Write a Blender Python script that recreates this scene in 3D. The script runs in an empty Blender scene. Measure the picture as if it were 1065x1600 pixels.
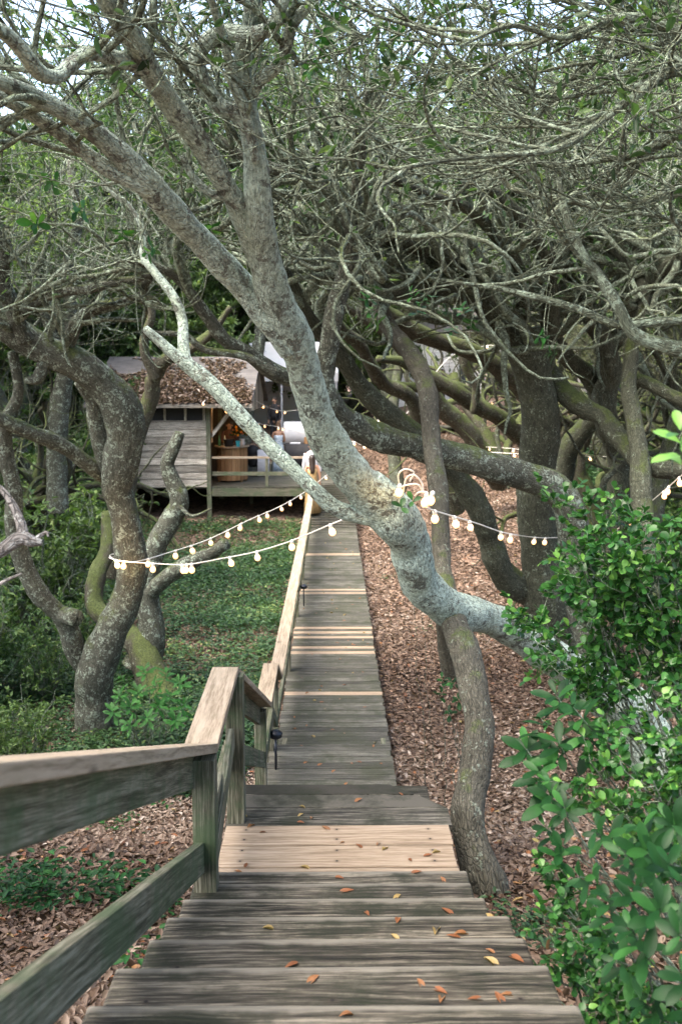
import bpy, math, random
import numpy as np
from mathutils import Vector
# ------------------------------------------------------------------ camera, world, light
scene = bpy.context.scene
C = scene.collection
FPX = 1556.0
PITCH = math.atan(206 / FPX); YAW = math.atan(11.5 / FPX)
CAM = np.array([0.0, 0.0, 3.9])
cd = bpy.data.cameras.new('camera'); cam = bpy.data.objects.new('camera', cd); C.objects.link(cam)
cam.location = CAM; cam.rotation_euler = (math.pi / 2 - PITCH, 0, -YAW)
cd.sensor_fit = 'VERTICAL'; cd.sensor_height = 36; cd.sensor_width = 24; cd.lens = 36 * FPX / 1600
cd.clip_start = 0.05; cd.clip_end = 2000
cd.dof.use_dof = True; cd.dof.focus_distance = 5.5; cd.dof.aperture_fstop = 4.5
scene.camera = cam

SUN_EL, SUN_ROT = math.radians(58), math.radians(-125)
w = bpy.data.worlds.new('World'); scene.world = w; w.use_nodes = True
nt = w.node_tree; bg = nt.nodes['Background']
sky = nt.nodes.new('ShaderNodeTexSky'); sky.sky_type = 'NISHITA'; sky.sun_disc = False
sky.sun_elevation = SUN_EL; sky.sun_rotation = SUN_ROT; sky.air_density = 1.0; sky.dust_density = 6.0; sky.ozone_density = 0.6
nt.links.new(sky.outputs[0], bg.inputs[0]); bg.inputs[1].default_value = 0.15
sd = bpy.data.lights.new('sun', 'SUN'); sd.energy = 0.7; sd.angle = math.radians(60); sd.color = (1.0, 0.99, 0.965)
so = bpy.data.objects.new('sun', sd); C.objects.link(so)
sdir = Vector((math.sin(SUN_ROT) * math.cos(SUN_EL), math.cos(SUN_ROT) * math.cos(SUN_EL), math.sin(SUN_EL)))
so.rotation_euler = sdir.to_track_quat('Z', 'Y').to_euler()
scene.view_settings.view_transform = 'Standard'; scene.view_settings.look = 'None'
scene.view_settings.exposure = 2.8; scene.view_settings.gamma = 1.0
scene.cycles.use_denoising = True
scene.cycles.max_bounces = 8; scene.cycles.diffuse_bounces = 6; scene.cycles.glossy_bounces = 2
scene.cycles.transmission_bounces = 3; scene.cycles.transparent_max_bounces = 4
scene.cycles.sample_clamp_indirect = 4.0

# ------------------------------------------------------------------ helpers
cp, sp, cy, sy = math.cos(PITCH), math.sin(PITCH), math.cos(YAW), math.sin(YAW)
FWD = np.array([sy * cp, cy * cp, -sp]); RT = np.array([cy, -sy, 0.0]); UP = np.cross(RT, FWD)

def W(px, py, zc):
    """photo pixel at a measured distance -> point in the place"""
    return CAM + RT * ((px - 532.5) / FPX * zc) + UP * ((800 - py) / FPX * zc) + FWD * zc

def sstep(a, b, v):
    t = np.clip((v - a) / (b - a), 0, 1); return t * t * (3 - 2 * t)

_r0 = np.random.default_rng(5)
_K = _r0.normal(size=(14, 3)); _PH = _r0.uniform(0, 6.28, 14)
def snoise(p, s):
    p = np.asarray(p, float) * s
    q = p + 0.6 * np.sin(p[..., [1, 2, 0]] * 1.7 + 1.3)
    v = np.zeros(q.shape[:-1])
    for k in range(14):
        v += np.sin(q @ _K[k] * (1 + .25 * k / 3) + _PH[k])
    return v / 5.0

def gz(x, y):
    x = np.asarray(x, float); y = np.asarray(y, float)
    b = np.interp(y, [-30, 0, 2.2, 4.6, 6.2, 8.2, 9.5, 10.5, 18, 24, 27.5, 31, 36, 40, 60, 120, 400],
                  [2.9, 2.3, 1.98, 1.05, .72, 0.0, -.1, -.17, -.22, -.25, -.22, .2, .75, 1.5, 2.4, 3.5, 5.0])
    r = np.clip(x - .75, 0, 5)
    b = b + .13 * r * sstep(6.5, 12, y)
    b = b + 0.95 * sstep(15, 32, y) * sstep(.8, 3.5, x) * (1 - .5 * sstep(34, 44, y))
    b = b - .10 * np.clip(-x - 1.0, 0, 3) * sstep(9, 3, y)
    u = np.stack([x, y, 0 * x], -1)
    off = sstep(.7, 1.6, np.abs(x))
    return b + .035 * snoise(u, .9) * off + .10 * snoise(u + 9, .25) * off

def mesh_np(name, verts, quads, mats, parent=None, uv=None, tint=None, smooth=False, matidx=None):
    m = bpy.data.meshes.new(name)
    verts = np.asarray(verts, np.float32); quads = np.asarray(quads, np.int32)
    k = quads.shape[1]; nf = len(quads)
    m.vertices.add(len(verts)); m.vertices.foreach_set('co', verts.ravel())
    m.loops.add(nf * k); m.loops.foreach_set('vertex_index', quads.ravel())
    m.polygons.add(nf); m.polygons.foreach_set('loop_start', np.arange(nf, dtype=np.int32) * k)
    if smooth: m.polygons.foreach_set('use_smooth', np.ones(nf, bool))
    if uv is not None:
        l = m.uv_layers.new(name='UVMap'); l.data.foreach_set('uv', np.asarray(uv, np.float32).ravel())
    if tint is not None:
        a = m.attributes.new('tint', 'FLOAT', 'FACE'); a.data.foreach_set('value', np.asarray(tint, np.float32))
    for mt in (mats if isinstance(mats, (list, tuple)) else [mats]): m.materials.append(mt)
    if matidx is not None: m.polygons.foreach_set('material_index', np.asarray(matidx, np.int32))
    m.update(calc_edges=True)
    o = bpy.data.objects.new(name, m); C.objects.link(o)
    if parent is not None: o.parent = parent
    return o

def tag(o, label=None, cat=None, group=None, kind=None):
    if label: o['label'] = label
    if cat: o['category'] = cat
    if group: o['group'] = group
    if kind: o['kind'] = kind
    return o

def empty(name, loc=(0, 0, 0), rz=0, label=None, cat=None, group=None):
    o = bpy.data.objects.new(name, None); C.objects.link(o); o.location = loc; o.rotation_euler = (0, 0, rz)
    o.empty_display_size = .1
    return tag(o, label, cat, group)

def local(o, root):
    """child mesh was written in world coordinates: bring it under a root standing at its base"""
    m = o.data; n = len(m.vertices); a = np.empty(n * 3, np.float32); m.vertices.foreach_get('co', a)
    a = a.reshape(-1, 3) - np.array(root.location, np.float32); m.vertices.foreach_set('co', a.ravel()); m.update()
    o.parent = root
    return o

def copy_tree(o, parent=None):
    c = o.copy(); C.objects.link(c)
    if parent is not None: c.parent = parent
    for ch in [q for q in o.children]: copy_tree(ch, c)
    return c

class MB:
    """collects boards, boxes, tubes and lathes for ONE mesh"""
    def __init__(s, o=None): s.o = o; s.v = []; s.f = []; s.uv = []; s.t = []; s.n = 0; s.sm = []
    def _face(s, idx, uvs, t, sm=False): s.f.append(idx); s.uv.append(uvs); s.t.append(t); s.sm.append(sm)
    def board(s, p0, p1, wd, th, up=(0, 0, 1), t=None, side=None):
        """box from p0 to p1 (centre line), wd across, th along 'up'"""
        p0 = np.array(p0, float); p1 = np.array(p1, float); d = p1 - p0; L = np.linalg.norm(d); d /= L
        up = np.array(up, float); sd_ = np.cross(d, up); sd_ /= np.linalg.norm(sd_); up = np.cross(sd_, d)
        if t is None: t = random.random()
        b = s.n
        for e in (p0, p1):
            for a, c in ((-1, -1), (1, -1), (1, 1), (-1, 1)):
                s.v.append(e + sd_ * a * wd / 2 + up * c * th / 2)
        o = random.random() * 5 if s.o is None else s.o
        for q, (a, c) in zip(((0, 1, 5, 4), (1, 2, 6, 5), (2, 3, 7, 6), (3, 0, 4, 7)), ((0, wd), (wd, wd + th), (0, wd), (wd + th, wd + 2 * th))):
            s._face([b + k for k in q], [(o, a), (o, c), (o + L, c), (o + L, a)], t)
        s._face([b + 3, b + 2, b + 1, b], [(o, 0), (o, wd), (o + .02, wd), (o + .02, 0)], t)
        s._face([b + 4, b + 5, b + 6, b + 7], [(o, 0), (o, wd), (o + .02, wd), (o + .02, 0)], t)
        s.n += 8
    def box(s, x0, x1, y0, y1, z0, z1, t=None):
        dx, dy, dz = x1 - x0, y1 - y0, z1 - z0
        cx, cy_, cz = (x0 + x1) / 2, (y0 + y1) / 2, (z0 + z1) / 2
        if dx >= dy and dx >= dz: s.board((x0, cy_, cz), (x1, cy_, cz), dy, dz, (0, 0, 1), t)
        elif dy >= dz: s.board((cx, y0, cz), (cx, y1, cz), dx, dz, (0, 0, 1), t)
        else: s.board((cx, cy_, z0), (cx, cy_, z1), dx, dy, (0, 1, 0), t)
    def rings(s, R, t=.5, cap=True, smooth=True, closed=True):
        """loft through rings (k rings of n points)"""
        R = [np.array(r, float) for r in R]; n = len(R[0]); b = s.n
        for r in R: s.v.extend(list(r))
        s.n += n * len(R)
        for i in range(len(R) - 1):
            for j in range(n if closed else n - 1):
                k = (j + 1) % n
                s._face([b + i * n + j, b + i * n + k, b + (i + 1) * n + k, b + (i + 1) * n + j],
                        [(i * .1, j * .1), (i * .1, j * .1 + .1), (i * .1 + .1, j * .1 + .1), (i * .1 + .1, j * .1)], t, smooth)
        if cap:
            s._face([b + j for j in range(n)][::-1], [(0, 0)] * n, t)
            s._face([b + (len(R) - 1) * n + j for j in range(n)], [(0, 0)] * n, t)
    def lathe(s, c, prof, n=12, t=.5, sx=1, sy_=1, cap=True):
        c = np.array(c, float)
        s.rings([[c + np.array([r * sx * math.cos(6.2832 * j / n), r * sy_ * math.sin(6.2832 * j / n), z]) for j in range(n)] for r, z in prof], t, cap)
    def tube(s, pts, rad, n=6, t=.5):
        pts = np.array(pts, float); rad = np.broadcast_to(np.array(rad, float), (len(pts),))
        V, Q = tube_np(pts[None], rad[None], n)[:2]
        b = s.n; s.v.extend(list(V)); s.n += len(V)
        for q in Q: s._face([b + int(k) for k in q], [(0, 0), (0, .1), (.1, .1), (.1, 0)], t, True)
    def poly(s, pts, t=.5):
        b = s.n; s.v.extend([np.array(p, float) for p in pts]); s.n += len(pts)
        s._face(list(range(b, b + len(pts))), [(p[0], p[1]) for p in pts], t)
    def build(s, name, mat, parent=None, bevel=0):
        m = bpy.data.meshes.new(name); m.from_pydata([tuple(map(float, p)) for p in s.v], [], s.f)
        l = m.uv_layers.new(name='UVMap'); l.data.foreach_set('uv', np.array([c for u in s.uv for c in u], np.float32).ravel())
        a = m.attributes.new('tint', 'FLOAT', 'FACE'); a.data.foreach_set('value', np.array(s.t, np.float32))
        m.polygons.foreach_set('use_smooth', np.array(s.sm, bool)); m.materials.append(mat); m.update()
        o = bpy.data.objects.new(name, m); C.objects.link(o)
        if parent is not None: local(o, parent)
        if bevel:
            b = o.modifiers.new('bevel', 'BEVEL'); b.width = bevel; b.segments = 2; b.limit_method = 'ANGLE'
        return o

def tube_np(P, R, S, seed=0):
    """P (B,N,3), R (B,N) -> verts, quads, uv(loops,2), per-face branch tint"""
    B, N = R.shape
    T = np.gradient(P, axis=1); T /= np.linalg.norm(T, axis=2, keepdims=True) + 1e-9
    ref = np.zeros_like(T); m = np.abs(T.mean(1)); ax = np.argmin(m, axis=1); ref[np.arange(B), :, ax] = 1.0
    A = np.cross(T, ref); A /= np.linalg.norm(A, axis=2, keepdims=True) + 1e-9
    Bn = np.cross(T, A)
    a = np.arange(S) / S * 2 * np.pi
    V = P[:, :, None] + R[:, :, None, None] * (A[:, :, None] * np.cos(a)[None, None, :, None] + Bn[:, :, None] * np.sin(a)[None, None, :, None])
    i = np.arange(N - 1)[:, None]; j = np.arange(S)[None]
    q = np.stack([i * S + j, i * S + (j + 1) % S, (i + 1) * S + (j + 1) % S, (i + 1) * S + j], -1).reshape(-1, 4)
    Q = (q[None] + (np.arange(B) * N * S)[:, None, None]).reshape(-1, 4)
    d = np.linalg.norm(np.diff(P, axis=1), axis=2); s = np.concatenate([np.zeros((B, 1)), np.cumsum(d, 1)], 1)
    s = s + np.random.default_rng(seed).uniform(0, 9, (B, 1))
    circ = (2 * np.pi * R.mean(1))[:, None, None]
    u0 = (j / S * np.ones_like(i))[None] * circ; u1 = ((j + 1) / S * np.ones_like(i))[None] * circ
    v0 = np.broadcast_to(s[:, :-1, None], u0.shape); v1 = np.broadcast_to(s[:, 1:, None], u0.shape)
    uv = np.stack([np.stack([u0, v0], -1), np.stack([u1, v0], -1), np.stack([u1, v1], -1), np.stack([u0, v1], -1)], -2)
    return V.reshape(-1, 3), Q, uv.reshape(-1, 2)

def catmull(pts, n):
    pts = np.array(pts, float); k = len(pts)
    P = np.vstack([2 * pts[0] - pts[1], pts, 2 * pts[-1] - pts[-2]])
    t = np.linspace(0, k - 1 - 1e-6, n); i = t.astype(int); f = (t - i)[:, None]
    a, b, c, d = P[i], P[i + 1], P[i + 2], P[i + 3]
    return .5 * (2 * b + (c - a) * f + (2 * a - 5 * b + 4 * c - d) * f ** 2 + (3 * b - a - 3 * c + d) * f ** 3)

def grow(rng, P, R, n, t0, t1, lr, rf, N, wig, up=0.0, bias=(0, 0, 0), ang=(30, 75), rmin=.002, taper=.8, rr=None):
    B, N0 = R.shape
    L0 = np.linalg.norm(np.diff(P, axis=1), axis=2).sum(1)
    idx = rng.choice(B, n, p=L0 / L0.sum()); t = rng.uniform(t0, t1, n) * (N0 - 1.001); k = t.astype(int); f = (t - k)[:, None]
    st = P[idx, k] * (1 - f) + P[idx, k + 1] * f
    tg = P[idx, k + 1] - P[idx, k]; tg /= np.linalg.norm(tg, axis=1, keepdims=True) + 1e-9
    r = (R[idx, k] * (1 - f[:, 0]) + R[idx, k + 1] * f[:, 0]) * rf * rng.uniform(.65, 1.0, n)
    if rr: r = np.clip(r, rr[0], rr[1])
    pr = np.cross(tg, rng.normal(size=(n, 3))); pr /= np.linalg.norm(pr, axis=1, keepdims=True) + 1e-9
    a = np.radians(rng.uniform(ang[0], ang[1], n))[:, None]
    d = tg * np.cos(a) + pr * np.sin(a) + np.array(bias); d /= np.linalg.norm(d, axis=1, keepdims=True)
    L = rng.uniform(lr[0], lr[1], n) * (.55 + .45 * (1 - t / N0))
    out = np.empty((n, N, 3)); out[:, 0] = st; m = np.zeros((n, 3)); step = (L / (N - 1))[:, None]; p = st
    for i in range(1, N):
        m = .55 * m + rng.normal(size=(n, 3)) * wig
        d = d + m; d[:, 2] += up; d /= np.linalg.norm(d, axis=1, keepdims=True)
        p = p + d * step; out[:, i] = p
    s = np.linspace(0, 1, N)[None]
    return out, np.maximum(r[:, None] * (1 - taper * s), rmin)

def leaf_np(pos, dr, nr, L, Wd, fold=.25, curl=.15):
    """two quads per leaf, folded on the midrib"""
    n = len(pos); dr = dr / (np.linalg.norm(dr, axis=1, keepdims=True) + 1e-9)
    sd_ = np.cross(dr, nr); sd_ /= np.linalg.norm(sd_, axis=1, keepdims=True) + 1e-9; nn = np.cross(sd_, dr)
    L = L[:, None]; Wd = Wd[:, None]
    b = pos; t = pos + dr * L - nn * L * curl
    l1 = pos + dr * L * .33 - sd_ * Wd * .46 + nn * Wd * fold; l2 = pos + dr * L * .72 - sd_ * Wd * .40 + nn * (Wd * fold - L * curl * .4)
    r1 = pos + dr * L * .33 + sd_ * Wd * .46 + nn * Wd * fold; r2 = pos + dr * L * .72 + sd_ * Wd * .40 + nn * (Wd * fold - L * curl * .4)
    V = np.stack([b, l1, l2, t, r2, r1], 1).reshape(-1, 3)
    o = (np.arange(n) * 6)[:, None]
    Q = np.stack([o + np.array([[0, 1, 2, 3]]), o + np.array([[0, 3, 4, 5]])], 1).reshape(-1, 4)
    return V, Q

def leaf_np8(pos, dr, nr, L, Wd, fold=.2, curl=.25):
    """finer leaf (obovate, four quads a side) for plants near the camera"""
    dr = dr / (np.linalg.norm(dr, axis=1, keepdims=True) + 1e-9)
    sd_ = np.cross(dr, nr); sd_ /= np.linalg.norm(sd_, axis=1, keepdims=True) + 1e-9; nn = np.cross(sd_, dr)
    prof = [(0, .04), (.18, .22), (.42, .42), (.68, .5), (.88, .36), (1.0, .03)]
    V = []
    for s, wv in prof:
        c = pos + dr * L[:, None] * s - nn * (L * curl * s * s)[:, None]
        off = sd_ * (Wd * wv)[:, None]; li = nn * (Wd * wv * fold * 2)[:, None]
        V += [c - off + li, c, c + off + li]
    V = np.stack(V, 1); n = len(pos); o = (np.arange(n) * 18)[:, None]; Q = []
    for i in range(5):
        Q.append(o + np.array([[3 * i, 3 * i + 3, 3 * i + 4, 3 * i + 1]])); Q.append(o + np.array([[3 * i + 1, 3 * i + 4, 3 * i + 5, 3 * i + 2]]))
    return V.reshape(-1, 3), np.stack(Q, 1).reshape(-1, 4)

def unit(rng, n): v = rng.normal(size=(n, 3)); return v / np.linalg.norm(v, axis=1, keepdims=True)

# ------------------------------------------------------------------ materials
def new_mat(name):
    m = bpy.data.materials.new(name); m.use_nodes = True; t = m.node_tree
    return m, t, t.nodes['Principled BSDF']
def N(t, ty, **kw):
    n = t.nodes.new(ty)
    for k, v in kw.items():
        if k.startswith('i_'): n.inputs[k[2:].replace('_', ' ')].default_value = v
        else: setattr(n, k, v)
    return n
def ramp(t, src, stops, interp='LINEAR'):
    r = t.nodes.new('ShaderNodeValToRGB'); r.color_ramp.interpolation = interp
    el = r.color_ramp.elements
    while len(el) < len(stops): el.new(.5)
    for e, (p, c) in zip(el, stops): e.position = p; e.color = (*c, 1) if len(c) == 3 else c
    t.links.new(src, r.inputs[0]); return r
def g(v): return (v, v, v)
def mixc(t, fac, a, b, mode='MIX'):
    m = t.nodes.new('ShaderNodeMix'); m.data_type = 'RGBA'; m.blend_type = mode
    for s, i in ((fac, 0), (a, 6), (b, 7)):
        if hasattr(s, 'links'): t.links.new(s, m.inputs[i])
        else: m.inputs[i].default_value = s if i == 0 else (*s, 1)
    return m.outputs[2]
def mathn(t, op, a, b=0.0, c=None):
    m = t.nodes.new('ShaderNodeMath'); m.operation = op
    for i, s in enumerate((a, b) if c is None else (a, b, c)):
        if hasattr(s, 'links'): t.links.new(s, m.inputs[i])
        else: m.inputs[i].default_value = s
    return m.outputs[0]
def scaled(t, src, sc, off=None):
    m = t.nodes.new('ShaderNodeMapping'); m.inputs['Scale'].default_value = sc; t.links.new(src, m.inputs[0])
    if off is not None: t.links.new(off, m.inputs['Location'])
    return m.outputs[0]
def noise(t, vec, scale, detail=4, rough=.55, dist=0):
    n = t.nodes.new('ShaderNodeTexNoise'); n.inputs['Scale'].default_value = scale; n.inputs['Detail'].default_value = detail
    n.inputs['Roughness'].default_value = rough; n.inputs['Distortion'].default_value = dist; t.links.new(vec, n.inputs['Vector']); return n.outputs['Fac']
def bump(t, b, h, strength, dist):
    n = t.nodes.new('ShaderNodeBump'); n.inputs['Strength'].default_value = strength; n.inputs['Distance'].default_value = dist
    t.links.new(h, n.inputs['Height']); t.links.new(n.outputs[0], b.inputs['Normal'])

def bark_mat(name, dark, mid, lich, lich_amt, moss_amt, lich_scale=9.0, crack_s=60, crack_w=.65):
    m, t, b = new_mat(name)
    tc = t.nodes.new('ShaderNodeTexCoord'); uv = tc.outputs['UV']; ob = tc.outputs['Object']
    n1 = noise(t, scaled(t, uv, (1, .28, 1)), 38, 5, .65, .6)
    vo = N(t, 'ShaderNodeTexVoronoi', feature='DISTANCE_TO_EDGE'); vo.inputs['Scale'].default_value = crack_s
    t.links.new(scaled(t, uv, (1, .38, 1)), vo.inputs['Vector'])
    crack = ramp(t, vo.outputs['Distance'], [(0, g(0)), (.16, g(1))])
    col = ramp(t, n1, [(.3, dark), (.62, mid), (.8, tuple(c * 1.35 for c in mid))]).outputs[0]
    col = mixc(t, mathn(t, 'MULTIPLY', mathn(t, 'SUBTRACT', 1.0, crack.outputs[0]), crack_w), col, tuple(c * .45 for c in dark))
    big = ramp(t, noise(t, ob, 1.6, 2), [(.35, g(.75)), (.7, g(1.2))]).outputs[0]
    col = mixc(t, 1.0, col, big, 'MULTIPLY')
    ln = mathn(t, 'ADD', mathn(t, 'MULTIPLY', noise(t, ob, lich_scale, 5, .7, .4), .55), mathn(t, 'MULTIPLY', noise(t, ob, lich_scale * 4.2, 4, .65, .3), .45))
    lm = ramp(t, ln, [(.595 - lich_amt * .21, g(0)), (.62 - lich_amt * .21, g(1))]).outputs[0]
    ln2 = noise(t, ob, 34, 5, .75)
    lcol = ramp(t, ln2, [(.40, tuple(c * .48 for c in lich)), (.55, lich), (.75, tuple(min(1, c * 1.3) for c in lich))]).outputs[0]
    warm = ramp(t, noise(t, ob, 4, 3, .5), [(.5, g(0)), (.62, g(1))]).outputs[0]
    lcol = mixc(t, mathn(t, 'MULTIPLY', warm, .15), lcol, (lich[0] * 1.05, lich[1] * .98, lich[2] * .72))
    col = mixc(t, lm, col, lcol)
    if moss_amt > 0:
        ge = t.nodes.new('ShaderNodeNewGeometry'); sx = t.nodes.new('ShaderNodeSeparateXYZ'); t.links.new(ge.outputs['Normal'], sx.inputs[0])
        mn = noise(t, ob, 3.2, 5, .7)
        mm = mathn(t, 'ADD', mathn(t, 'MULTIPLY', sx.outputs['Z'], .22), mn)
        mk = ramp(t, mm, [(.78 - moss_amt * .35, g(0)), (.9 - moss_amt * .35, g(.85))]).outputs[0]
        mcol = ramp(t, noise(t, ob, 45, 3, .7), [(.3, (.035, .05, .014)), (.6, (.095, .125, .034)), (.8, (.16, .19, .06))]).outputs[0]
        col = mixc(t, mk, col, mcol)
    t.links.new(col, b.inputs['Base Color']); b.inputs['Roughness'].default_value = .88
    b.inputs['Specular IOR Level'].default_value = .25
    h = mathn(t, 'ADD', mathn(t, 'MULTIPLY', crack.outputs[0], .6), mathn(t, 'ADD', n1, mathn(t, 'MULTIPLY', lm, .25)))
    bump(t, b, h, 1.0, .012)
    return m

def leaf_mat(name, stops, rough=.38, transl=.25, spec=.28):
    m, t, b = new_mat(name)
    a = N(t, 'ShaderNodeAttribute', attribute_name='tint')
    tc = t.nodes.new('ShaderNodeTexCoord')
    c = ramp(t, a.outputs['Fac'], stops).outputs[0]
    v = ramp(t, noise(t, tc.outputs['Object'], 22, 2, .5), [(.3, g(.8)), (.7, g(1.15))]).outputs[0]
    c = mixc(t, 1.0, c, v, 'MULTIPLY')
    t.links.new(c, b.inputs['Base Color']); b.inputs['Roughness'].default_value = rough
    b.inputs['Specular IOR Level'].default_value = spec
    if transl > 0:
        tr = t.nodes.new('ShaderNodeBsdfTranslucent'); tcol = mixc(t, 1.0, c, (1.25, 1.35, .7), 'MULTIPLY'); t.links.new(tcol, tr.inputs[0])
        mx = t.nodes.new('ShaderNodeMixShader'); mx.inputs[0].default_value = transl
        t.links.new(b.outputs[0], mx.inputs[1]); t.links.new(tr.outputs[0], mx.inputs[2])
        t.links.new(mx.outputs[0], t.nodes['Material Output'].inputs[0])
    return m

def wood_mat(name, dark, mid, lite, groove=.5, algae=0.0, knots=True, tintamt=.35, bumpd=.002, grain=1.0, algc=(.05, .075, .03), cracks=0, nose=0, nails=0):
    m, t, b = new_mat(name)
    tc = t.nodes.new('ShaderNodeTexCoord'); uv = tc.outputs['UV']; ob = tc.outputs['Object']
    a = N(t, 'ShaderNodeAttribute', attribute_name='tint')
    cb = t.nodes.new('ShaderNodeCombineXYZ')
    t.links.new(mathn(t, 'MULTIPLY', a.outputs['Fac'], 47.0), cb.inputs[2]); t.links.new(mathn(t, 'MULTIPLY', a.outputs['Fac'], 13.0), cb.inputs[0])
    wob = noise(t, scaled(t, uv, (1.3, 5, 1), cb.outputs[0]), 1.0, 3, .5)
    cb2 = t.nodes.new('ShaderNodeCombineXYZ'); t.links.new(mathn(t, 'MULTIPLY', wob, 5.0), cb2.inputs[1])
    t.links.new(mathn(t, 'MULTIPLY', a.outputs['Fac'], 31.0), cb2.inputs[2])
    g1 = noise(t, scaled(t, uv, (2.4, 95 * grain, 1), cb2.outputs[0]), 1.0, 5, .62, .15)
    g2 = noise(t, scaled(t, uv, (13, 260 * grain, 1), cb.outputs[0]), 1.0, 3, .6)
    gg = mathn(t, 'ADD', mathn(t, 'MULTIPLY', g1, .72), mathn(t, 'MULTIPLY', g2, .28))
    col = ramp(t, gg, [(.40, dark), (.5, mid), (.60, lite)]).outputs[0]
    if cracks:
        ck = noise(t, scaled(t, uv, (.9, 42, 1), cb2.outputs[0]), 1.0, 2, .5, .3)
        cm = ramp(t, ck, [(.455, g(0)), (.49, g(1)), (.51, g(1)), (.545, g(0))]).outputs[0]
        cm = mathn(t, 'MULTIPLY', cm, ramp(t, noise(t, scaled(t, uv, (2.2, 6, 1), cb.outputs[0]), 1.0, 3), [(.42, g(0)), (.6, g(1))]).outputs[0])
        col = mixc(t, mathn(t, 'MULTIPLY', cm, cracks), col, tuple(c * .25 for c in dark))
        gg = mathn(t, 'SUBTRACT', gg, mathn(t, 'MULTIPLY', cm, .5))
    tv = ramp(t, a.outputs['Fac'], [(0, g(1 - tintamt)), (1, g(1 + tintamt))]).outputs[0]
    col = mixc(t, 1.0, col, tv, 'MULTIPLY')
    h = gg
    if knots:
        vk = N(t, 'ShaderNodeTexVoronoi'); vk.inputs['Scale'].default_value = 1; t.links.new(scaled(t, uv, (1.6, 5.5, 1), cb.outputs[0]), vk.inputs['Vector'])
        kk = ramp(t, vk.outputs['Distance'], [(0.03, g(1)), (.10, g(0))]).outputs[0]
        col = mixc(t, mathn(t, 'MULTIPLY', kk, .8), col, tuple(c * .45 for c in dark))
    st = ramp(t, noise(t, ob, 2.6, 7, .72), [(.45, g(0)), (.60, g(1))]).outputs[0]
    if algae > 0:
        col = mixc(t, mathn(t, 'MULTIPLY', st, algae), col, algc)
    if nails:
        su = t.nodes.new('ShaderNodeSeparateXYZ'); t.links.new(uv, su.inputs[0])
        def ab(c): return mathn(t, 'ABSOLUTE', mathn(t, 'SUBTRACT', su.outputs['X'], c))
        du = mathn(t, 'MINIMUM', mathn(t, 'MINIMUM', ab(.115), ab(1.12)), ab(.615))
        dv = mathn(t, 'SUBTRACT', mathn(t, 'MODULO', su.outputs['Y'], nails), nails / 2)
        dd = mathn(t, 'SQRT', mathn(t, 'ADD', mathn(t, 'MULTIPLY', du, du), mathn(t, 'MULTIPLY', dv, dv)))
        nm = ramp(t, dd, [(.0045, g(1)), (.0065, g(0))]).outputs[0]; halo = ramp(t, dd, [(.006, g(.45)), (.022, g(0))]).outputs[0]
        col = mixc(t, halo, col, (.03, .022, .016)); col = mixc(t, nm, col, (.012, .010, .009))
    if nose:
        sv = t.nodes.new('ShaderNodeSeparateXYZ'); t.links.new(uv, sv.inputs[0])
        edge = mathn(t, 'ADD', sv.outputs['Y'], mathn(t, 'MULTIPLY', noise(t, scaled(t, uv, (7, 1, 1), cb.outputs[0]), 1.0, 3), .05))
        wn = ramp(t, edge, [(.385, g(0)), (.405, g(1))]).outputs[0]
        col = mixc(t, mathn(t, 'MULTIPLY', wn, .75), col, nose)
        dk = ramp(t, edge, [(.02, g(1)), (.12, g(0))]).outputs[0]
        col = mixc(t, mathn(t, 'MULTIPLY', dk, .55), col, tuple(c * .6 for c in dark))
    t.links.new(col, b.inputs['Base Color']); b.inputs['Roughness'].default_value = .82; b.inputs['Specular IOR Level'].default_value = .25
    bump(t, b, h, groove, bumpd)
    return m

def plain(name, col, rough=.6, metal=0, var=.15, scale=14, emit=None, est=0):
    m, t, b = new_mat(name)
    tc = t.nodes.new('ShaderNodeTexCoord')
    v = ramp(t, noise(t, tc.outputs['Object'], scale, 4, .6), [(.3, g(1 - var)), (.7, g(1 + var))]).outputs[0]
    t.links.new(mixc(t, 1.0, col, v, 'MULTIPLY'), b.inputs['Base Color'])
    b.inputs['Roughness'].default_value = rough; b.inputs['Metallic'].default_value = metal
    if emit: b.inputs['Emission Color'].default_value = (*emit, 1); b.inputs['Emission Strength'].default_value = est
    return m

M = {}
M['lichen'] = bark_mat('lichen_bark', (.11, .118, .096), (.20, .215, .175), (.40, .485, .405), .74, .14, 6.5, 60, .45)
M['limbl'] = bark_mat('part_lichen_bark', (.045, .049, .036), (.135, .142, .110), (.30, .36, .29), .3, .5, 11)
M['dark'] = bark_mat('dark_bark', (.038, .042, .028), (.118, .128, .090), (.24, .29, .22), .14, .55, 10)
M['moss'] = bark_mat('mossy_bark', (.045, .042, .030), (.135, .13, .095), (.25, .29, .22), .12, .86, 8)
M['brownm'] = bark_mat('brown_bark', (.045, .042, .030), (.125, .118, .088), (.24, .27, .21), .12, .26, 9, 60, .35)
M['twig'] = bark_mat('twig_bark', (.075, .088, .062), (.175, .205, .145), (.28, .35, .265), .45, .3, 9)
M['dead'] = bark_mat('dead_bark', (.11, .10, .09), (.30, .28, .26), (.42, .42, .40), .3, 0, 14)
G1 = [(0, (.020, .044, .018)), (.45, (.044, .090, .034)), (.8, (.085, .155, .052)), (1, (.18, .25, .08))]
M['leaf'] = leaf_mat('oak_leaf', G1, .42, .4)
M['leaf_far'] = leaf_mat('far_leaf', [(0, (.03, .055, .018)), (.5, (.07, .13, .035)), (1, (.20, .28, .09))], .5, .35)
M['leaf_can'] = leaf_mat('canopy_leaf', [(0, (.040, .072, .030)), (.5, (.088, .145, .055)), (1, (.19, .26, .10))], .45, .5)
M['leaf_gloss'] = leaf_mat('glossy_leaf', [(0, (.008, .036, .010)), (.5, (.018, .075, .016)), (.85, (.042, .135, .027)), (1, (.12, .26, .05))], .35, .25)
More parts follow.
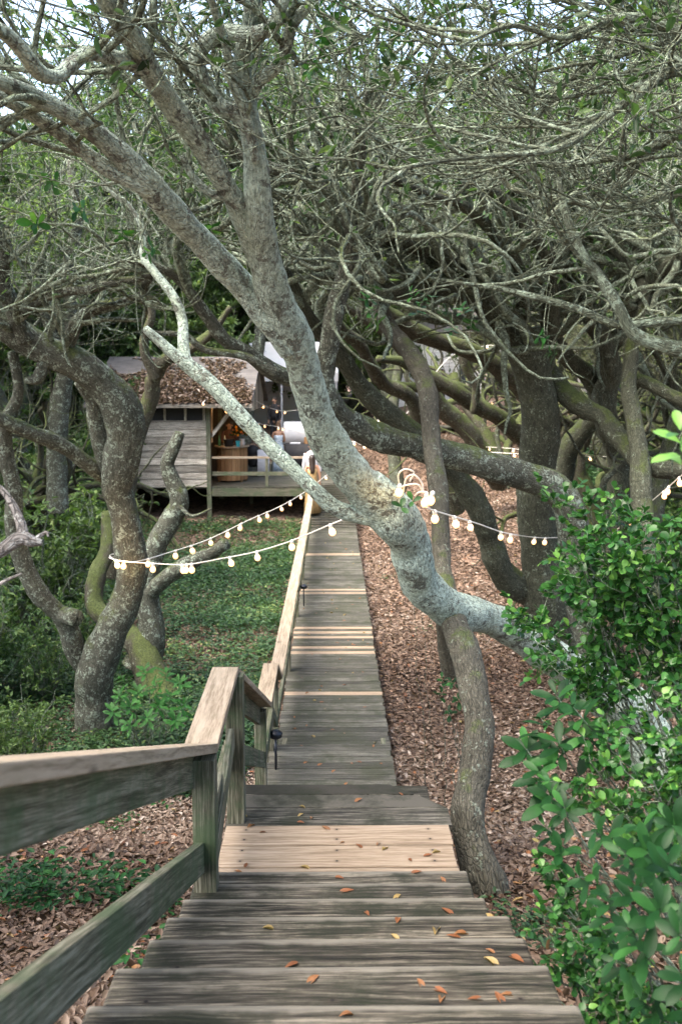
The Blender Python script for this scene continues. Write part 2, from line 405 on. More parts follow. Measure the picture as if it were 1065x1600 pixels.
M['leaf_blue'] = leaf_mat('blue_green_leaf', [(0, (.004, .018, .005)), (.6, (.009, .042, .010)), (1, (.03, .11, .022))], .42, .12, .13)
M['cover'] = leaf_mat('ground_cover_leaf', [(0, (.014, .036, .015)), (.5, (.032, .075, .028)), (.85, (.066, .135, .042)), (1, (.16, .21, .065))], .45, .25)
M['litter'] = leaf_mat('dead_leaf', [(0, (.032, .019, .012)), (.35, (.092, .058, .038)), (.65, (.165, .117, .084)), (.9, (.27, .21, .16)), (1, (.38, .32, .27))], .55, .1)
M['rust'] = leaf_mat('rust_leaf', [(0, (.10, .04, .018)), (.5, (.22, .085, .032)), (.85, (.26, .16, .075)), (1, (.34, .28, .09))], .45, .15)
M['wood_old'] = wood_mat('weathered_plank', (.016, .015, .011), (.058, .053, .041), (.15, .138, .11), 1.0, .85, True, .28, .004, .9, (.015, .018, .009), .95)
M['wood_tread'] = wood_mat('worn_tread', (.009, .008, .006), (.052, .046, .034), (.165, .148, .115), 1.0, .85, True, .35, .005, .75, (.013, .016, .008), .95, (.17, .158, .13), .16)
M['wood_walk'] = wood_mat('walkway_plank', (.026, .026, .019), (.072, .070, .056), (.145, .14, .117), .6, .8, True, .38, .003, 1, (.036, .040, .023), .6)
M['wood_new'] = wood_mat('new_pine_plank', (.17, .125, .083), (.26, .198, .137), (.315, .25, .18), .35, .12, True, .12, .001, .55, (.22, .17, .11), 0, 0, .118)
M['wood_cap'] = wood_mat('pale_handrail_pine', (.18, .14, .095), (.29, .23, .165), (.36, .295, .22), .35, .25, True, .12, .001, .5, (.2, .185, .12))
M['wood_green'] = wood_mat('algae_post_wood', (.035, .038, .022), (.105, .10, .068), (.20, .195, .145), .6, .7, True, .2, .002, .9, (.045, .078, .034))
M['siding'] = wood_mat('grey_siding', (.10, .09, .072), (.27, .245, .205), (.46, .43, .36), .6, .3, True, .5, .003, .8, (.07, .055, .03))
M['cedar'] = wood_mat('orange_cedar', (.15, .075, .032), (.30, .165, .075), (.40, .24, .12), .4, .1, True, .2, .001, .6)
M['house'] = plain('white_siding', (.78, .79, .80), .6, 0, .05, 3)
M['cable'] = plain('white_cable', (.75, .72, .64), .5, 0, .1, 30)
M['bulb'] = plain('lit_bulb', (.9, .85, .7), .3, 0, .02, 5, (1.0, .47, .135), .52)
M['black'] = plain('black_cloth', (.012, .012, .014), .75, 0, .2, 8)
M['white'] = plain('white_cloth', (.55, .56, .58), .8, 0, .05, 5)
M['skin'] = plain('skin', (.42, .235, .15), .5, 0, .08, 12)
M['hair'] = plain('dark_hair', (.022, .013, .009), .45, 0, .3, 40)
M['hair2'] = plain('brown_hair', (.13, .075, .04), .5, 0, .3, 40)
M['gold'] = plain('gold_dress_cloth', (.36, .245, .11), .45, .2, .25, 25)
M['black_metal'] = plain('dark_metal', (.03, .035, .045), .35, .6, .1, 20)  # blue-black is the metal's own colour, for lamps and grill legs
M['tent'] = plain('white_canvas', (.85, .86, .87), .7, 0, .03, 2)

def floral():
    m, t, b = new_mat('blue_floral_cloth'); tc = t.nodes.new('ShaderNodeTexCoord')
    c = ramp(t, noise(t, tc.outputs['Object'], 22, 2, .5), [(.44, (.62, .68, .72)), (.5, (.16, .26, .38)), (.58, (.30, .42, .50)), (.64, (.7, .72, .7))], 'LINEAR').outputs[0]
    t.links.new(c, b.inputs['Base Color']); b.inputs['Roughness'].default_value = .7; return m
M['floral'] = floral()

def ground_mat():
    m, t, b = new_mat('leafy_soil'); tc = t.nodes.new('ShaderNodeTexCoord'); ob = tc.outputs['Object']
    vo = N(t, 'ShaderNodeTexVoronoi'); vo.inputs['Scale'].default_value = 16; t.links.new(scaled(t, ob, (1, 1, .3)), vo.inputs['Vector'])
    sx = t.nodes.new('ShaderNodeSeparateColor'); t.links.new(vo.outputs['Color'], sx.inputs[0])
    c = ramp(t, sx.outputs[0], [(0, (.045, .028, .018)), (.4, (.13, .08, .052)), (.8, (.26, .17, .115)), (1, (.34, .25, .18))]).outputs[0]
    big = ramp(t, noise(t, ob, .8, 4), [(.3, g(.55)), (.65, g(1.05))]).outputs[0]
    c = mixc(t, 1.0, c, big, 'MULTIPLY')
    t.links.new(c, b.inputs['Base Color']); b.inputs['Roughness'].default_value = .9
    bump(t, b, mathn(t, 'ADD', vo.outputs['Distance'], noise(t, ob, 30, 3)), .8, .03)
    return m
def shingle_mat():
    m, t, b = new_mat('grey_shingles'); tc = t.nodes.new('ShaderNodeTexCoord')
    br = N(t, 'ShaderNodeTexBrick'); t.links.new(scaled(t, tc.outputs['UV'], (1, 1, 1)), br.inputs['Vector'])
    br.inputs['Scale'].default_value = 1; br.inputs['Brick Width'].default_value = .32; br.inputs['Row Height'].default_value = .14
    br.inputs['Mortar Size'].default_value = .008; br.inputs['Color1'].default_value = (.060, .055, .050, 1); br.inputs['Color2'].default_value = (.095, .088, .080, 1)
    br.inputs['Mortar'].default_value = (.06, .06, .065, 1)
    v = ramp(t, noise(t, tc.outputs['Object'], 1.7, 5), [(.3, g(.7)), (.7, g(1.2))]).outputs[0]
    t.links.new(mixc(t, 1.0, br.outputs['Color'], v, 'MULTIPLY'), b.inputs['Base Color']); b.inputs['Roughness'].default_value = .85
    return m
M['ground'] = ground_mat(); M['shingle'] = shingle_mat()

random.seed(3)
# ------------------------------------------------------------------ the setting: ground
def build_ground():
    xs = np.concatenate([-np.geomspace(400, 14, 22), np.linspace(-13.5, 13.5, 170), np.geomspace(14, 400, 22)])
    ys = np.concatenate([-np.geomspace(200, 4, 12), np.linspace(-3.5, 42, 260), np.geomspace(43, 900, 30)])
    X, Y = np.meshgrid(xs, ys); Z = gz(X, Y); V = np.stack([X, Y, Z], -1).reshape(-1, 3)
    nx = len(xs); ny = len(ys); i = np.arange(ny - 1)[:, None]; j = np.arange(nx - 1)[None]
    Q = np.stack([i * nx + j, i * nx + j + 1, (i + 1) * nx + j + 1, (i + 1) * nx + j], -1).reshape(-1, 4)
    tag(mesh_np('ground', V, Q, M['ground'], smooth=True), kind='structure')
build_ground()

# ------------------------------------------------------------------ stairs, landings, boardwalk
HW = .6
def planks(y0, y1, z, bw, x0=-HW, x1=HW, gap=.008, th=.04, zf=None, jit=.012, t=None):
    """rows of boards across the walk: yields board end points"""
    y = y0
    while y < y1 - .03:
        b = min(bw, y1 - y); yc = y + b / 2
        zc_ = z if zf is None else zf(yc)
        yield (x0 + random.uniform(-jit, jit), x1 + random.uniform(-jit, jit), yc, zc_ + random.uniform(-.0025, .0025), b - gap)
        y += bw

stairs = empty('staircase', (0, 4.6, 1.2), 0, 'weathered grey wooden stairs descending from the bottom of the view to the landing', 'stairs')
RUN, RISE = .372, .135
Y0E, Z0E = 2.27, 3.9 - 1.52            # far edge and height of the lowest step in view
for k in range(-1, 7):
    ye = Y0E + RUN * k; z = Z0E - RISE * k
    m = MB(0)
    jl = random.uniform(-.02, .02); jr = random.uniform(-.02, .02)
    m.board((-HW - .01 + jl, ye - .20, z - .02), (HW + .02 + jr, ye - .20, z - .02 + random.uniform(-.004, .004)), .40, .042, t=random.random())
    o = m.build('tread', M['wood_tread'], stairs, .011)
m = MB()
m.board((-HW, 1.56, Z0E + .255), (HW, 1.56, Z0E + .255), .28, .042)
for i in range(8): m.board((-HW, 1.25 - .3 * i, Z0E + .255), (HW, 1.25 - .3 * i, Z0E + .255), .28, .042)
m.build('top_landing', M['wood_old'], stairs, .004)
for sx in (-1, 1):
    m = MB(); m.board((sx * (HW - .06), 1.0, Z0E + .33 - .14), (sx * (HW - .06), 4.75, Z0E - .135 * 6.65 - .17), .045, .2); m.build('stringer', M['wood_green'], stairs)

LZ = 3.9 - 2.465
land = empty('upper_landing', (0, 5.3, .6), 0, 'small wooden landing with three new tan planks at the foot of the stairs', 'landing')
m = MB(0)
for k in range(3):
    yc = 4.56 + .12 + .243 * k
    m.board((-HW, yc, LZ - .02), (HW + .035 + random.uniform(-.006, .006), yc, LZ - .02 + .003 * (k - 1)), .229, .042, t=.3 + .25 * k)
m.build('new_planks', M['wood_new'], land, .004)
m = MB()
m.board((-HW - .01, 5.40, LZ - .022), (HW + .06, 5.40, LZ - .022), .235, .042)
# last board is cut at an angle on the right
b = [(-HW, 5.525), (HW + .05, 5.525), (HW - .1, 5.70), (-HW, 5.71)]
m.rings([[(x, y, LZ - .043) for x, y in b], [(x, y, LZ - .001) for x, y in b]], .4, smooth=False)
b = [(-HW, 5.715), (HW - .12, 5.715), (HW - .26, 5.86), (-HW, 5.86)]
m.rings([[(x, y, LZ - .043) for x, y in b], [(x, y, LZ - .002) for x, y in b]], .8, smooth=False)
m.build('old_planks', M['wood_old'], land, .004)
for x in (-.5, .5):
    m = MB(); m.board((x, 4.6, LZ - .14), (x, 5.8, LZ - .14), .045, .19); m.build('beam', M['wood_green'], land)
    for y in (4.8, 5.7):
        m = MB(); m.board((x, y, float(gz(x, y)) - .3), (x, y, LZ - .25), .1, .1, (0, 1, 0)); m.build('post', M['wood_green'], land)

low = empty('lower_staircase', (0, 7, .3), 0, 'lower flight of grey steps hidden behind the edge of the landing', 'stairs')
for k in range(8):
    z = LZ - .135 * (k + 1) - .0; ye = 5.86 + .29 * (k + 1)
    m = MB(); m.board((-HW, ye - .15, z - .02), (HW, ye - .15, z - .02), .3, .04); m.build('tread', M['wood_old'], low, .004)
for x in (-.54, .54):
    m = MB(); m.board((x, 5.8, LZ - .2), (x, 8.25, .15), .045, .2); m.build('stringer', M['wood_green'], low)

walk = empty('boardwalk', (0, 18, -.2), 0, 'long straight grey boardwalk leading from the stairs to the cabin deck', 'boardwalk')
NEWY = [(1083, 1), (1018, 1), (988, 1), (926, 1), (1012, 1), (995, 1), (982, 1), (921, 1), (866, 1)]
newy = [3.9 / .991 * FPX / (py - 594) * (.991 - (py - 800) / FPX * .131) for py, _ in NEWY]
mo = MB(); mn = MB()
def zwalk(y): return .0 if y < 26.2 else min(.9, (y - 26.2) / 2.8 * .9)
for a, bnd in (((8.2, 9.55, .3)), None), ((9.55, 9.85, .15), None), ((9.86, 29.0, None), None):
    y0, y1, z = a
    for x0, x1, yc, z_, bwid in planks(y0, y1, z, .145, zf=None if z is not None else zwalk, x0=-HW - .02, x1=HW - (.04 if z else 0)):
        isnew = any(abs(yc - n) < .073 for n in newy)
        (mn if isnew else mo).board((x0, yc, z_ - .02), (x1, yc, z_ - .02), bwid, .04)
        if isnew: mn.build('replaced_board', M['wood_new'], walk); mn = MB()
mo.build('deck_boards', M['wood_walk'], walk)
m = MB()
for x in (-.5, .5):
    m.board((x, 9.9, -.11), (x, 26.2, -.11), .045, .14); m.board((x, 26.2, -.11), (x, 28.9, .79), .045, .14); m.board((x, 8.25, .2), (x, 9.8, .2), .045, .14)
m.build('joists', M['wood_green'], walk)

# ------------------------------------------------------------------ handrail on the left of stairs and walk
rail = empty('handrail', (-.62, 5, .8), 0, 'wooden handrail with pale pine cap stepping down the left side of stairs and boardwalk', 'handrail')
RX = -.60
# cap nodes: (y, z, x) of the cap's top
cap = [(-.3, 3.9 + .063, -.60), (4.15, 3.9 - 1.56, -.575), (5.36, 3.9 - 1.575, -.60), (8.2, 3.9 - 2.72, -.60), (9.42, 3.9 - 2.73, -.61), (9.98, 3.9 - 3.02, -.60), (25.5, 3.9 - 3.02, -.60), (28.2, 3.9 - 2.35, -.60)]
for i in range(len(cap) - 1):
    (a, za, xa), (b_, zb, xb) = cap[i], cap[i + 1]
    m = MB(); m.board((xa, a, za - .02), (xb, b_ - .004, zb - .02), .145, .04, t=.3 + .1 * i); m.build('cap_rail', M['wood_cap'], rail, .004)
    # upright board fixed under the cap
    m = MB(); m.board((xa - .04, a + .03, za - .04 - .075), (xb - .04, b_ - .03, zb - .04 - .075), .038, .14, t=.5); m.build('under_rail', M['wood_green'], rail, .003)
    m = MB(); m.board((xa - .0, a + .03, za - .50), (xb - .0, b_ - .03, zb - .50), .038, .13 if i < 4 else .09, t=.6); m.build('lower_rail', M['wood_green'], rail, .003)
def post(x, y, z0, z1, w_=.098):
    m = MB(); m.board((x, y, z0), (x, y, z1), w_, w_, (0, 1, 0)); m.build('post', M['wood_green'], rail, .004)
post(-.555, 4.10, 3.9 - 2.34, cap[1][1] - .04); post(-.55, 5.36, LZ - .02, cap[2][1] - .042)
post(-.62, 8.12, .0, cap[3][1] - .042); post(-.64, 9.40, -.1, cap[4][1] - .042); post(-.63, 10.05, -.2, cap[5][1] - .042)
post(-.615, 1.2, 1.9, 3.25)
for y in (13.1, 16.2, 19.3, 22.4, 25.4): post(-.63, y, -.3, cap[6][1] - .042)
post(-.63, 28.1, .3, cap[7][1] - .042)
# short brace board between the first two posts
m = MB(); m.board((-.565, 4.18, 3.9 - 2.30), (-.565, 5.28, 3.9 - 1.95), .036, .12, t=.9); m.build('brace', M['wood_green'], rail, .003)
# small black lamps by the rail
def path_lamp(x, y, z, label):
    r = empty('path_lamp', (x, y, z), 0, label, 'lamp')
    m = MB(); m.lathe((x, y, z), [(.012, 0), (.012, .33)], 8); m.build('stem', M['black_metal'], r)
    m = MB(); m.lathe((x, y, z + .30), [(.035, 0), (.06, .015), (.065, .05), (.055, .065), (.03, .08), (.01, .085)], 14); m.build('lamp_head', M['black_metal'], r)
path_lamp(-.54, 8.9, .3, 'round black lamp head beside the post where the lower landing starts')
path_lamp(-.52, 17.0, 0, 'small black lamp beside the rail far along the boardwalk')

# ------------------------------------------------------------------ trees traced from the photograph
def disp_tube(limb, sides, seg, seed, rough=.10):
    pts = []; rad = []
    for px, py, wd, zc in limb:
        pts.append(W(px, py, zc)); rad.append(wd / 2 / FPX * zc)
    a = np.hstack([np.array(pts), np.array(rad)[:, None]])
    L = np.linalg.norm(np.diff(a[:, :3], axis=0), axis=1).sum(); n = int(max(12, L / seg))
    c = catmull(a, n); P = c[:, :3]; R = np.maximum(c[:, 3], .004)
    s = np.linspace(0, L, n)
    rng = np.random.default_rng(seed)
    w1 = snoise(np.stack([s * 1.0, 0 * s + seed, 0 * s], -1), 2.0)[:, None]; w2 = snoise(np.stack([s, 0 * s + seed + 50, 0 * s], -1), 2.4)[:, None]
    T = np.gradient(P, axis=0); T /= np.linalg.norm(T, axis=1, keepdims=True)
    A = np.cross(T, [0.3, 0.2, 1.]); A /= np.linalg.norm(A, axis=1, keepdims=True) + 1e-6
    fade = np.clip(s / .5, 0, 1)[:, None]
    P = P + fade * R[:, None] * .16 * (A * w1 + np.cross(T, A) * w2)
    R = R * (1 + .08 * snoise(np.stack([s, 0 * s, 0 * s + seed], -1), 3.3))
    P = np.vstack([P, P[-1] + (P[-1] - P[-2]) * .3]); R = np.append(R, R[-1] * .15)
    V, Q, uv = tube_np(P[None], R[None], sides, seed)
    ctr = np.repeat(P, sides, axis=0); rr = np.repeat(R, sides)
    k = snoise(V, 2.2 / .12) * .35 + snoise(V, 6.0) * .65
    V = ctr + (V - ctr) * (1 + rough * k)[:, None]
    return V, Q, uv, P[:-1], R[:-1]

def resample(P, n):
    t = np.linspace(0, len(P) - 1, n); i = np.minimum(t.astype(int), len(P) - 2); f = (t - i)
    return P[i] * (1 - f[..., None]) + P[i + 1] * f[..., None] if P.ndim == 2 else P[i] * (1 - f) + P[i + 1] * f

def cat(parts):
    V = []; Q = []; U = []; o = 0
    for v, q, u in parts:
        V.append(v); Q.append(q + o); U.append(u); o += len(v)
    return np.vstack(V), np.vstack(Q), np.vstack(U)

def in_walk(p):
    """keeps twigs and leaves out of the corridor and away from the lens"""
    d = np.linalg.norm(p - CAM, axis=-1)
    zc = (p - CAM) @ FWD
    low_ = (np.abs(p[..., 0]) < 1.1) & (p[..., 1] < 30) & (p[..., 2] < 3.0 + .06 * np.maximum(0, p[..., 1]))
    return low_ | (d < 2.2)

def cluster_leaves(rng, P, per, L, spread, aspect=.42, tlo=.3, up=.5, radial=.8, prob=1.0):
    """leaves in whorls at the ends of twigs"""
    B, N0 = P.shape[:2]
    sel = rng.random(B) < prob; P = P[sel]; B = len(P)
    t = rng.uniform(tlo, 1, (B, per)) ** .5 * (N0 - 1.001); k = t.astype(int); f = (t - k)[..., None]
    ii = np.arange(B)[:, None]
    st = P[ii, k] * (1 - f) + P[ii, k + 1] * f; tg = P[ii, k + 1] - P[ii, k]
    st = st.reshape(-1, 3); tg = tg.reshape(-1, 3); tg /= np.linalg.norm(tg, axis=1, keepdims=True) + 1e-9
    n = len(st); d = tg * .6 + unit(rng, n) * radial; d[:, 2] += .1
    nr = unit(rng, n) * .7; nr[:, 2] += up
    ln = rng.uniform(L[0], L[1], n)
    return st + unit(rng, n) * spread, d, nr, ln, ln * aspect * rng.uniform(.8, 1.2, n)

def hero(name, label, mat, limbs, seed, cat_='tree', group=None, sides=14, seg=.05, twigs=(0, 0, 0), tw_z=3.2, tmat=None, lr=((.8, 2.2), (.4, 1.1), (.2, .5)),
         leaf=0, rr1=(.010, .035), leaf_len=(.05, .085), lmat=None, bias=(0, 0, 0), up=.02, rough=.10, wig=.17, extra_lean=None, tint=(0, 1), keep=None):
    rng = np.random.default_rng(seed)
    base = W(limbs[0][0][0], limbs[0][0][1], limbs[0][0][3]); base = np.array([base[0], base[1], float(gz(base[0], base[1]))])
    r = empty(name, tuple(base), 0, label, cat_, group)
    parts = []; PP = []; RR = []
    for i, l in enumerate(limbs):
        sd2 = sides if max(q[2] / FPX * q[3] for q in l) > .1 else max(8, sides - 5)
        V, Q, uv, P, R = disp_tube(l, sd2, seg, seed * 31 + i, rough); parts.append((V, Q, uv))
        nseg = max(1, len(P) // 24)
        for c in np.array_split(np.arange(len(P)), nseg):
            if len(c) < 4: continue
            PP.append(resample(P[c], 12)); RR.append(resample(R[c], 12))
    local(mesh_np('trunk', *cat(parts)[:2], mat, uv=cat(parts)[2], smooth=True), r)
    if sum(twigs):
        PP = np.array(PP); RR = np.array(RR); ok = PP[:, :, 2].mean(1) > tw_z
        if keep is not None: ok &= keep(PP.mean(1))
        PP = PP[ok]; RR = RR[ok]; tp = []; last = None
        if len(PP):
            a, ar = grow(rng, PP, RR, twigs[0], 0, 1, lr[0], .72 if rr1[1] > .04 else .55, 20 if rr1[1] > .04 else 12, wig, up, bias, rr=rr1)
            k = ~in_walk(a).any(1); a, ar = a[k], ar[k]; v = tube_np(a, ar, 7, seed); tp.append(v)
            b, br = grow(rng, a, ar, twigs[1], .1, 1, lr[1], .62, 10, wig * .75, up, bias, rmin=.0025, rr=(.005, .016) if rr1[1] < .04 else (.007, .024))
            k = ~in_walk(b).any(1) & (b[:, :, 2].mean(1) > 4.7 + .6 * snoise(b[:, 0], .8)); b, br = b[k], br[k]; tp.append(tube_np(b, br, 5, seed + 1))
            c, cr = grow(rng, b, br, twigs[2], .1, 1, lr[2], .65, 7, wig * .75, up, bias, rmin=.0018, rr=(.003, .008))
            k = ~in_walk(c).any(1) & (c[:, :, 2].mean(1) > 5.0 + .5 * snoise(c[:, 0], .8)); c, cr = c[k], cr[k]; tp.append(tube_np(c, cr, 4, seed + 2))
            V, Q, U = cat(tp)
            local(mesh_np('branches', V, Q, tmat or M['twig'], uv=U, smooth=True), r)
            if leaf:
                hi = c
                st, d, nr, ln, wd = cluster_leaves(rng, hi, leaf, leaf_len, .01, prob=.75)
                kl = (st[:, 2] > 5.6 + .8 * snoise(st, .7)) | (rng.random(len(st)) < .3); st, d, nr, ln, wd = st[kl], d[kl], nr[kl], ln[kl], wd[kl]
                V, Q = leaf_np(st, d, nr, ln, wd)
                tn = np.repeat(np.clip(rng.normal(.45, .22, len(st)), tint[0], tint[1]), 2)
                local(mesh_np('crown', V, Q, lmat or M['leaf'], tint=tn, smooth=False), r)
    return r

def lin(pts, z0, z1):
    """give a traced limb a distance running from z0 to z1"""
    n = len(pts); return [(p[0], p[1], p[2], z0 + (z1 - z0) * i / (n - 1)) for i, p in enumerate(pts)]

T1 = [
 [(1040, 1210, 96, 9.4), (1000, 1130, 78, 9.3), (948, 1080, 68, 9.1), (903, 1050, 62, 8.9), (850, 1016, 58, 8.6), (795, 983, 55, 8.3), (740, 962, 55, 8.0), (692, 945, 58, 7.7), (658, 918, 60, 7.5), (645, 880, 60, 7.3), (640, 848, 62, 7.2), (618, 812, 70, 7.0), (583, 780, 72, 6.9), (548, 738, 66, 6.7), (512, 685, 62, 6.5), (487, 625, 57, 6.3), (466, 560, 56, 6.1), (446, 502, 57, 5.9), (424, 445, 52, 5.7), (411, 385, 44, 5.5), (403, 325, 42, 5.3), (398, 260, 38, 5.2), (392, 200, 36, 5.1), (382, 150, 32, 5.0), (380, 95, 28, 4.9), (390, 45, 24, 4.8), (398, -10, 22, 4.7), (420, -120, 14, 4.6)],
 [(452, 550, 34, 6.0), (424, 504, 44, 5.9), (388, 462, 44, 5.8), (350, 420, 43, 5.6), (310, 375, 42, 5.4), (265, 325, 42, 5.1), (230, 283, 40, 4.9), (180, 235, 34, 4.7), (110, 182, 30, 4.4), (50, 148, 28, 4.2), (-10, 122, 26, 4.0), (-120, 80, 20, 3.8)],
 [(240, 305, 24, 4.95), (215, 288, 24, 4.85), (165, 262, 23, 4.75), (115, 222, 22, 4.6), (65, 187, 22, 4.4), (0, 150, 22, 4.2), (-80, 118, 20, 4.0)],
 [(422, 455, 30, 5.7), (398, 388, 35, 5.5), (372, 330, 35, 5.3), (345, 280, 36, 5.1), (310, 220, 36, 4.9), (270, 165, 36, 4.7), (240, 120, 36, 4.5), (215, 75, 36, 4.3), (190, 30, 35, 4.1), (165, -10, 33, 3.9), (130, -80, 28, 3.7)],
 lin([(232, 112, 24), (200, 97, 24), (170, 88, 24), (137, 84, 24), (113, 102, 24), (85, 120, 22), (58, 108, 22), (30, 72, 22), (0, 45, 22), (-60, 20, 18)], 4.45, 3.3),
 lin([(388, 205, 24), (370, 178, 26), (342, 165, 26), (320, 135, 26), (308, 100, 25), (320, 70, 25), (350, 50, 25), (388, 55, 24), (420, 46, 22), (436, 20, 20), (448, -15, 18), (470, -80, 14)], 5.05, 4.5),
 lin([(393, 150, 20), (404, 125, 22), (428, 108, 22), (446, 75, 20), (456, 40, 19), (482, 8, 17), (520, -40, 12)], 5.0, 4.6),
 lin([(398, 250, 16), (385, 180, 16), (360, 120, 14), (352, 70, 13), (335, 20, 12), (325, -30, 9)], 5.1, 4.4),
 [(612, 812, 40, 6.95), (575, 807, 34, 6.9), (542, 801, 28, 6.88), (518, 788, 25, 6.85), (492, 764, 23, 6.8), (466, 740, 22, 6.8), (440, 716, 22, 6.8), (414, 691, 22, 6.8), (388, 664, 23, 6.8), (363, 635, 24, 6.8), (331, 600, 24, 6.8), (305, 580, 23, 6.82), (291, 566, 21, 6.85), (286, 545, 20, 6.9), (284, 500, 17, 7.0), (270, 462, 15, 7), (242, 425, 13, 7.1), (225, 400, 12, 7.2), (222, 360, 11, 7.3), (200, 320, 9, 7.3), (165, 290, 7, 7.3), (150, 250, 5, 7.3)],
 [(322, 592, 22, 6.83), (285, 565, 21, 6.8), (255, 540, 17, 6.78), (226, 514, 11, 6.75)],
 lin([(350, 308, 14), (325, 300, 13), (300, 275, 12), (284, 245, 10)], 5.2, 5.0),
]
hero('oak_tree', 'big pale lichen-covered trunk leaning across the boardwalk and forking up to the left', M['lichen'], T1, 11, 'tree', None, 20, .035,
     (50, 260, 800), 3.9, M['twig'], leaf=5, bias=(-.10, .5, .12), rough=.11, keep=lambda c: c[:, 2] > 4.9)

T2 = [
 [(768, 1412, 70, 5.9), (752, 1370, 60, 5.9), (733, 1312, 54, 6.0), (729, 1268, 52, 6.1), (742, 1215, 50, 6.3), (748, 1150, 50, 6.5), (742, 1090, 50, 6.75), (730, 1030, 46, 7.1), (714, 985, 40, 7.5), (702, 945, 36, 8.0), (693, 890, 32, 8.5), (688, 840, 30, 8.9), (684, 780, 30, 9.3), (677, 720, 28, 9.7), (671, 660, 28, 10.0), (666, 612, 30, 10.3), (650, 565, 30, 10.6), (630, 535, 27, 10.9), (604, 505, 24, 11.2), (585, 450, 20, 11.4), (570, 400, 16, 11.6), (575, 340, 12, 11.8)],
 lin([(704, 1050, 30), (694, 990, 26), (690, 930, 24), (686, 880, 22)], 9.9, 8.9),
]
hero('slender_tree', 'slender brown trunk rising from the leaf litter close beside the landing', M['brownm'], T2, 12, 'tree', None, 16, .05, (8, 80, 240), 5.2, leaf=3)

T6 = [
 lin([(892, 1020, 92), (868, 965, 76), (846, 905, 66), (836, 850, 58), (833, 790, 56), (838, 720, 57), (845, 660, 60), (838, 600, 60), (820, 550, 58), (793, 508, 54), (766, 474, 48), (733, 456, 42), (690, 450, 38), (640, 456, 32), (596, 455, 28), (560, 440, 24), (520, 430, 18), (470, 400, 12)], 14, 10.6),
 lin([(775, 490, 38), (752, 462, 40), (733, 430, 36), (700, 405, 34), (660, 385, 32), (620, 372, 30), (578, 352, 28), (548, 318, 26), (502, 284, 24), (440, 262, 20), (380, 262, 14), (320, 240, 10)], 12.4, 9.2),
 lin([(850, 955, 40), (826, 925, 48), (803, 910, 46), (780, 885, 42), (765, 845, 38), (752, 800, 38), (722, 755, 36), (690, 720, 36), (653, 685, 34), (605, 648, 32), (565, 608, 30), (538, 565, 28), (510, 530, 26), (482, 495, 22), (455, 440, 18), (430, 400, 14)], 14, 10.6),
 lin([(830, 560, 34), (858, 585, 34), (884, 620, 34), (915, 642, 32), (942, 652, 32), (960, 675, 32), (980, 703, 30), (1012, 727, 28), (1065, 734, 26), (1140, 720, 22)], 13.2, 11.4),
 lin([(840, 690, 30), (835, 640, 28), (850, 560, 30), (858, 500, 28), (862, 440, 26), (850, 390, 24), (810, 340, 20), (770, 300, 17), (700, 280, 13), (640, 270, 9)], 13.4, 10),
 lin([(800, 510, 30), (815, 460, 26), (800, 400, 22), (760, 350, 20), (720, 320, 17), (660, 300, 14), (590, 270, 10)], 12.6, 9.4),
]
hero('oak_tree', 'thick dark forked oak in the right middle with a V of two trunks', M['dark'], T6, 13, 'tree', None, 16, .06, (75, 336, 909), 4.4, leaf=7, rr1=(.024, .068), lr=((2.0, 4.4), (.8, 2.2), (.3, .9)), bias=(-.15, .05, .10), wig=.2)

T7 = [
 lin([(965, 1085, 70), (928, 1000, 58), (907, 905, 54), (895, 835, 52), (882, 788, 50), (850, 754, 46), (800, 738, 44), (750, 728, 44), (700, 712, 44), (650, 698, 42), (600, 688, 42), (560, 668, 40), (525, 640, 38), (498, 606, 34), (470, 596, 28), (428, 580, 26), (390, 552, 24), (352, 530, 22), (320, 490, 20), (292, 450, 18), (262, 425, 14), (200, 405, 10)], 11.5, 8.6),
 lin([(510, 622, 30), (505, 575, 30), (512, 540, 30), (520, 500, 28), (532, 450, 28), (548, 400, 28), (541, 350, 26), (520, 308, 24), (480, 280, 23), (432, 266, 20), (380, 245, 15), (330, 200, 12), (300, 150, 8)], 9.1, 8.2),
 lin([(535, 445, 18), (560, 400, 18), (562, 340, 17), (556, 290, 15), (566, 240, 13), (560, 190, 10), (575, 140, 8)], 9.0, 8.0),
 lin([(430, 582, 14), (380, 556, 13), (320, 546, 12), (288, 524, 10), (240, 520, 7)], 8.8, 8.4),
]
hero('oak_tree', 'lichen-spotted limb making a long S curve in front of the dark trunks', M['limbl'], T7, 14, 'tree', None, 16, .045, (60, 240, 665), 4.4, leaf=7, rr1=(.024, .068), lr=((2.0, 4.4), (.8, 2.2), (.3, .9)), bias=(-.1, .2, .15), wig=.2)

T8 = [
 lin([(962, 900, 50), (966, 800, 40), (967, 727, 36), (956, 690, 36), (945, 655, 36), (942, 625, 36), (950, 595, 34), (951, 570, 34), (942, 535, 32), (925, 500, 28), (912, 460, 26), (880, 420, 24), (868, 370, 22), (845, 330, 19), (800, 300, 15), (740, 290, 10)], 15.2, 12.2),
 lin([(945, 655, 30), (935, 620, 29), (919, 589, 28), (889, 561, 26), (868, 535, 26), (853, 495, 24), (866, 450, 22), (885, 400, 20), (870, 350, 17), (820, 290, 13), (760, 240, 9)], 14.8, 12),
 lin([(850, 845, 44), (860, 800, 38), (877, 750, 36), (889, 704, 34), (912, 670, 32), (942, 645, 30)], 15.8, 14.9),
 lin([(942, 560, 26), (965, 520, 24), (990, 470, 22), (1010, 430, 20), (980, 380, 18), (920, 350, 15), (860, 320, 11)], 14.4, 12),
]
